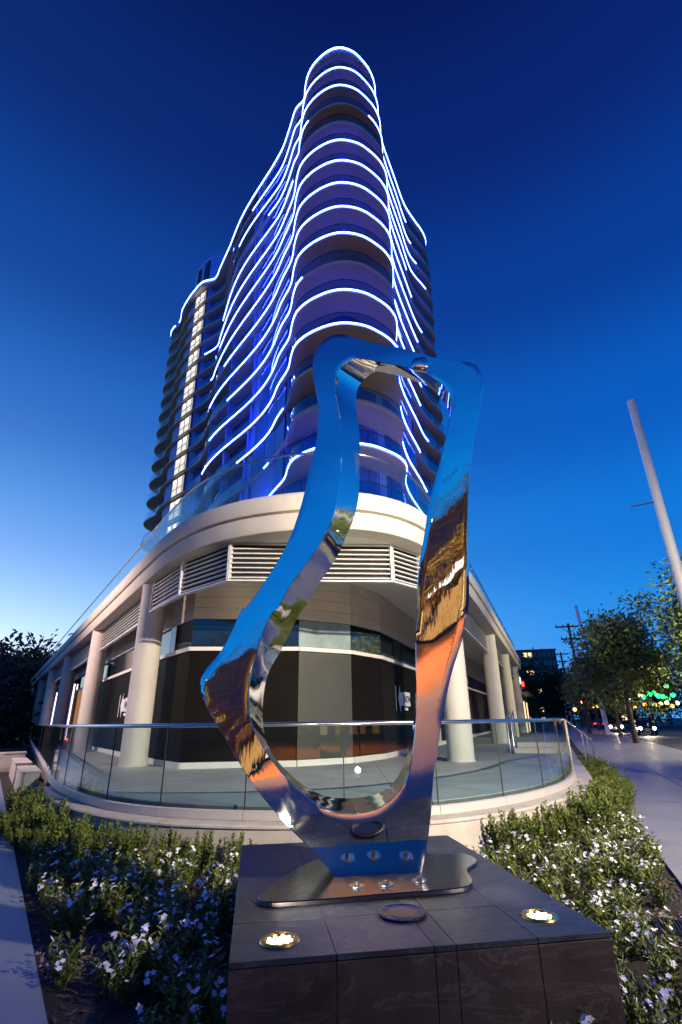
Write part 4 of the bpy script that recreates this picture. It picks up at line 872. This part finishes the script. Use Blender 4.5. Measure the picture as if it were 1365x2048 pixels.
# ---------------------------------------------------------------- cars
def car(x, y, rz, paint, lab, lights=True, grp=None):
    t = empty('car', lab, 'car', (x, y, -.15), rz, grp)
    side = [(-2.2, .35), (-2.25, .62), (-2.15, .88), (-1.55, .98), (-1.0, 1.42), (.35, 1.45), (1.05, 1.0), (1.95, .88), (2.2, .68), (2.22, .35)]
    V = []; F = []; n = len(side); W_ = [.86, .9, .9, .86]
    ys = (-.88, -.80, .80, .88)
    for yy in ys:
        for px, pz in side: tp_ = .80 if pz > 1.2 else 1; V.append((px*(1 if abs(yy) < .85 else .985), yy*tp_*(1 if abs(yy) < .85 else 1), pz-(.03 if abs(yy) > .85 else 0)))
    for j in range(3): F += [(j*n+i, j*n+(i+1) % n, (j+1)*n+(i+1) % n, (j+1)*n+i) for i in range(n)]
    F += [tuple(range(n)), tuple(range(4*n-1, 3*n-1, -1))]
    MB().add(V, F).build('body', MT[paint], t, 35)
    MB().add([(.42, -.62, 1.41), (.42, .62, 1.41), (1.02, .74, 1.03), (1.02, -.74, 1.03), (.46, -.62, 1.45), (.46, .62, 1.45), (1.10, .74, 1.05), (1.10, -.74, 1.05)], [(0, 1, 2, 3), (4, 5, 6, 7), (0, 1, 5, 4), (1, 2, 6, 5), (2, 3, 7, 6), (3, 0, 4, 7)]).build('windscreen', MT['carglass'], t)
    for s in (-1, 1): MB().add([(-1.3, s*.80, 1.02), (.85, s*.80, 1.02), (.3, s*.715, 1.37), (-.95, s*.715, 1.37), (-1.3, s*.88, 1.02), (.85, s*.88, 1.02), (.3, s*.735, 1.38), (-.95, s*.735, 1.38)], [(0, 1, 2, 3), (4, 5, 6, 7), (0, 1, 5, 4), (1, 2, 6, 5), (2, 3, 7, 6), (3, 0, 4, 7)]).build('side_window', MT['carglass'], t)
    for px in (-1.38, 1.38):
        for s in (-1, 1): w = MB().tube([(px, s*.68, .32), (px, s*.90, .32)], .32, 18).build('wheel', MT['tyre'], t, 40); MB().tube([(px, s*.89, .32), (px, s*.915, .32)], .19, 12).build('rim', MT['steel'], w, 40)
    for s in (-1, 1):
        MB().lathe([(.001, 0), (.16, 0), (.14, .05), (.001, .06)], (0, 0, 0), 14).build('headlight', MT['head'] if lights else MT['steel'], t).matrix_local = Matrix.Translation((2.17, s*.62, .68)) @ Matrix.Rotation(pi/2, 4, 'Y')
        MB().box((-2.2, s*.66, .78), (.1, .3, .14)).build('tail_light', MT['red'], t)
    if lights:
        ld = bpy.data.lights.new('headlight_beam', 'SPOT'); ld.energy = 1300; ld.color = (1, .8, .55); ld.spot_size = radians(60); ld.spot_blend = .6; ld.shadow_soft_size = .1
        lo = bpy.data.objects.new('beam', ld); COL.objects.link(lo); lo.parent = t; lo.location = (2.35, 0, .68); lo.rotation_euler = Vector((1, 0, -.10)).to_track_quat('-Z', 'Y').to_euler()
azR = atan2(uR.y, uR.x)
def road(s, off): p = B0+uR*s+nR*off; return p.x, p.y
car(*road(62, 7.6), azR+pi, 'carA', 'dark car with bright headlights driving towards the corner on the right street')
car(*road(74, 5.9), azR+pi, 'carC', 'second car with headlights farther back behind the leading dark car')
car(*road(100, 5.9), azR, 'carA', 'car seen from behind with red tail lights far along the right street', False)
car(-27.5, 37.0, radians(123), 'carB', 'red parked car beyond the left end of the glass railing', False)
car(-32, 43.0, radians(123), 'carC', 'silver parked car behind the red car at the left edge', False)
for s, off, lab in ((97, 3.6, 'red traffic light hanging over the far end of the right pavement'),):
    x, y = road(s, off); t = empty('traffic_light', lab, 'traffic light', (x, y, -.05))
    MB().tube([(0, 0, 0), (0, 0, 5.4)], [.12, .09], 10).build('pole', MT['darkmetal'], t, 50); MB().box((0, -.2, 4.5), (.42, .3, 1.2)).build('housing', MT['darkmetal'], t)
    for i, c in enumerate(('red', 'tyre', 'tyre')): q = MB().lathe([(.001, 0), (.17, 0), (.15, .04), (.001, .06)], (0, 0, 0), 14).build('lens', MT[c], t); q.matrix_local = Matrix.Translation((0, -.355, 4.88-.38*i)) @ Matrix.Rotation(pi/2, 4, 'X')
def bulbs(name, lab, pts, mt, r=.14):
    t = empty(name, lab, 'string lights', pts[0])
    for p in pts: MB().lathe([(.001, -r), (r*.8, -r*.6), (r, 0), (r*.8, r*.6), (.001, r)], tuple(Vector(p)-Vector(pts[0])), 8).build('bulb', MT[mt], t)
    MB().tube([Vector(p)-Vector(pts[0])+Vector((0, 0, r)) for p in pts], .02, 4).build('cable', MT['darkmetal'], t)
def at3(px, py, y):                                          # pixel of the survey photograph to a point at depth y
    d = (_F*1016+_R*(px-682.5)-_U*(py-1024)); d *= y/d.y; return Vector((0, 0, 1.65))+d
bulbs('string_lights', 'green string lights glowing under the trees across the right street', [at3(*q, 70) for q in ((1288, 1394), (1299, 1389), (1309, 1386), (1317, 1392), (1326, 1393), (1336, 1397), (1333, 1372), (1346, 1390))], 'green', .30)
bulbs('string_lights', 'warm white string lights in the tree over the right street', [at3(*q, 66) for q in ((1228, 1402), (1250, 1401), (1257, 1397), (1281, 1391), (1310, 1410), (1322, 1408), (1334, 1406), (1355, 1406))], 'farwarm', .24) if 'farwarm' in MT else None
t = empty('shop_sign', 'lit white shop sign on a low canopy across the red crossing', 'sign', (6.5, -31, 0)); MB().box((0, 0, 4.2), (5.5, .4, .9)).build('panel', MT['white'], t); MB().box((0, -1, 3.6), (6.4, 2.4, .2)).build('canopy', MT['darkmetal'], t)
for s in (-2.8, 2.8): MB().tube([(s, -.6, 0), (s, -.6, 3.5)], .08, 8).build('post', MT['darkmetal'], t)
bulbs('string_lights', 'orange and warm lights strung low along the far kerb of the right street', [at3(*q, 74) for q in ((1150, 1419), (1166, 1404), (1184, 1400), (1196, 1412), (1213, 1408), (1228, 1413), (1240, 1410), (1270, 1414), (1290, 1409), (1345, 1412))], 'orangeb', .26)
for s_, o_f in ((70, 4.6), (84, 4.7)):
    x, y = road(s_, o_f); t = empty('globe_lamp', 'small globe street lamp glowing between the tree trunks, ' + ('nearer one' if s_ < 80 else 'farther one') + ' on the right pavement', 'street lamp', (x, y, -.05)); MB().tube([(0, 0, 0), (0, 0, 2.9)], [.07, .05], 8).build('pole', MT['darkmetal'], t); MB().lathe([(.001, 2.88), (.2, 2.98), (.24, 3.12), (.18, 3.28), (.001, 3.34)], n=14).build('globe', MT['farwarm'], t, 60)
t = empty('storefront', 'low storefront with wide amber windows across the red crossing behind the trees', 'building', (0, -39, -.1)); MB().box((0, -3, 2.6), (46, 6, 5.2)).build('wall', MT['farwall'], t); MB().box((0, .9, 4.1), (46, 1.8, .2)).build('awning', MT['brown'], t)
for k in range(13): q = MB().box((-20.4+3.4*k, .02, 1.9), (2.6, .1, 2.9)).build('shop_window', MT['ambershop'] if k % 4 != 2 else MT['farlit'], t); MB().box((-20.4+3.4*k, .08, 1.9), (.09, .05, 2.9)).build('mullion', MT['darkmetal'], q)
# shops across the right street
t = empty('shop_row', 'dark row of low shops with warm lights across the right street', 'building', (62, 78, -.1), radians(-24))
MB().box((2, 10, 2), (8, 44, 4)).build('wall', MT['farwall'], t)
for k in range(11): MB().box((-2.05, -9+3.8*k, 1.5), (.1, 2.4, 1.7)).build('shop_window', MT['shoplit'] if k % 3 == 0 else MT['bandglass'], t)
# ---------------------------------------------------------------- people
def person(x, y, z, rz, lab, pose, s=1):
    t = empty('person', lab, 'person', (x, y, z), rz)
    J = {'pel': (0, 0, .95), 'wa': (0, .0, 1.12), 'ch': (0, .01, 1.34), 'nk': (0, .0, 1.5), 'hd0': (0, -.02, 1.58), 'hd': (0, -.02, 1.70),
         'lh': (-.10, 0, .90), 'rh': (.10, 0, .90), 'ls': (-.18, 0, 1.42), 'rs': (.18, 0, 1.42)}
    J.update(pose)
    E_ = [('pel', 'wa', .14), ('wa', 'ch', .15), ('ch', 'nk', .065), ('nk', 'hd0', .06), ('hd0', 'hd', .095), ('pel', 'lh', .10), ('lh', 'lk', .065), ('lk', 'la', .045), ('la', 'lt', .035), ('pel', 'rh', .10), ('rh', 'rk', .065), ('rk', 'ra', .045), ('ra', 'rt', .035),
          ('ch', 'ls', .06), ('ls', 'le', .045), ('le', 'lw', .033), ('lw', 'lf', .022), ('ch', 'rs', .06), ('rs', 're', .045), ('re', 'rw', .033), ('rw', 'rf', .022)]
    names = ['pel']; R_ = {'pel': .15}
    for a, b, r in E_: names.append(b); R_[b] = r
    me = bpy.data.meshes.new('body'); me.from_pydata([J[q] for q in names], [(names.index(a), names.index(b)) for a, b, r in E_], [])
    o = link('body', me, t); me.materials.append(MT['cloth'])
    sk = o.modifiers.new('skin', 'SKIN'); o.modifiers.new('sub', 'SUBSURF').levels = 1; o.modifiers['sub'].render_levels = 1
    for i, q in enumerate(names):
        me.skin_vertices[0].data[i].radius = (R_[q], R_[q]*.8)
    me.skin_vertices[0].data[0].use_root = True
    hd = Vector(J['hd'])
    MB().lathe([(.001, -.13), (.05, -.12), (.078, -.05), (.084, .03), (.06, .10), (.001, .125)], (0, 0, 0), 14).build('head', MT['skin'], t, 60).location = hd+Vector((0, 0, .02))
    MB().lathe([(.082, -.03), (.093, .02), (.075, .10), (.03, .138), (.001, .142)], (0, 0, 0), 14).build('hair', MT['hair'], t, 60).location = hd+Vector((0, .015, .02))
    t.scale = (s, s, s)
WALK = dict(lk=(-.10, -.16, .50), la=(-.10, -.05, .09), lt=(-.10, -.18, .04), rk=(.10, .04, .50), ra=(.10, .28, .12), rt=(.10, .20, .04), le=(-.24, .10, 1.15), lw=(-.23, .02, .92), lf=(-.22, -.02, .83), re=(.24, -.08, 1.15), rw=(.22, -.22, .98), rf=(.21, -.27, .90))
x, y = road(84, 2.6); person(x, y, 0, radians(-20), 'person in dark clothes walking on the far right pavement', WALK)

HOLD = dict(lk=(-.12, -.03, .50), la=(-.13, .02, .09), lt=(-.15, -.12, .04), rk=(.12, -.03, .50), ra=(.13, .02, .09), rt=(.15, -.12, .04), le=(-.27, -.12, 1.22), lw=(-.10, -.32, 1.48), lf=(-.05, -.35, 1.55), re=(.27, -.12, 1.22), rw=(.10, -.32, 1.48), rf=(.05, -.35, 1.55))
person(3.3, -6.0, 0, radians(165), 'person in dark clothes photographing the sculpture, mirrored in its right leg', HOLD)
t = empty('camera', 'small black camera held up by the person behind', 'camera', (3.3+.36*sin(radians(165))*1.0, -6.0-.36*cos(radians(165)), 1.60), radians(165))
MB().box((0, 0, 0), (.14, .06, .09)).build('body', MT['darkmetal'], t); MB().tube([(0, -.03, 0), (0, -.10, 0)], .035, 14).build('lens', MT['black'], t)
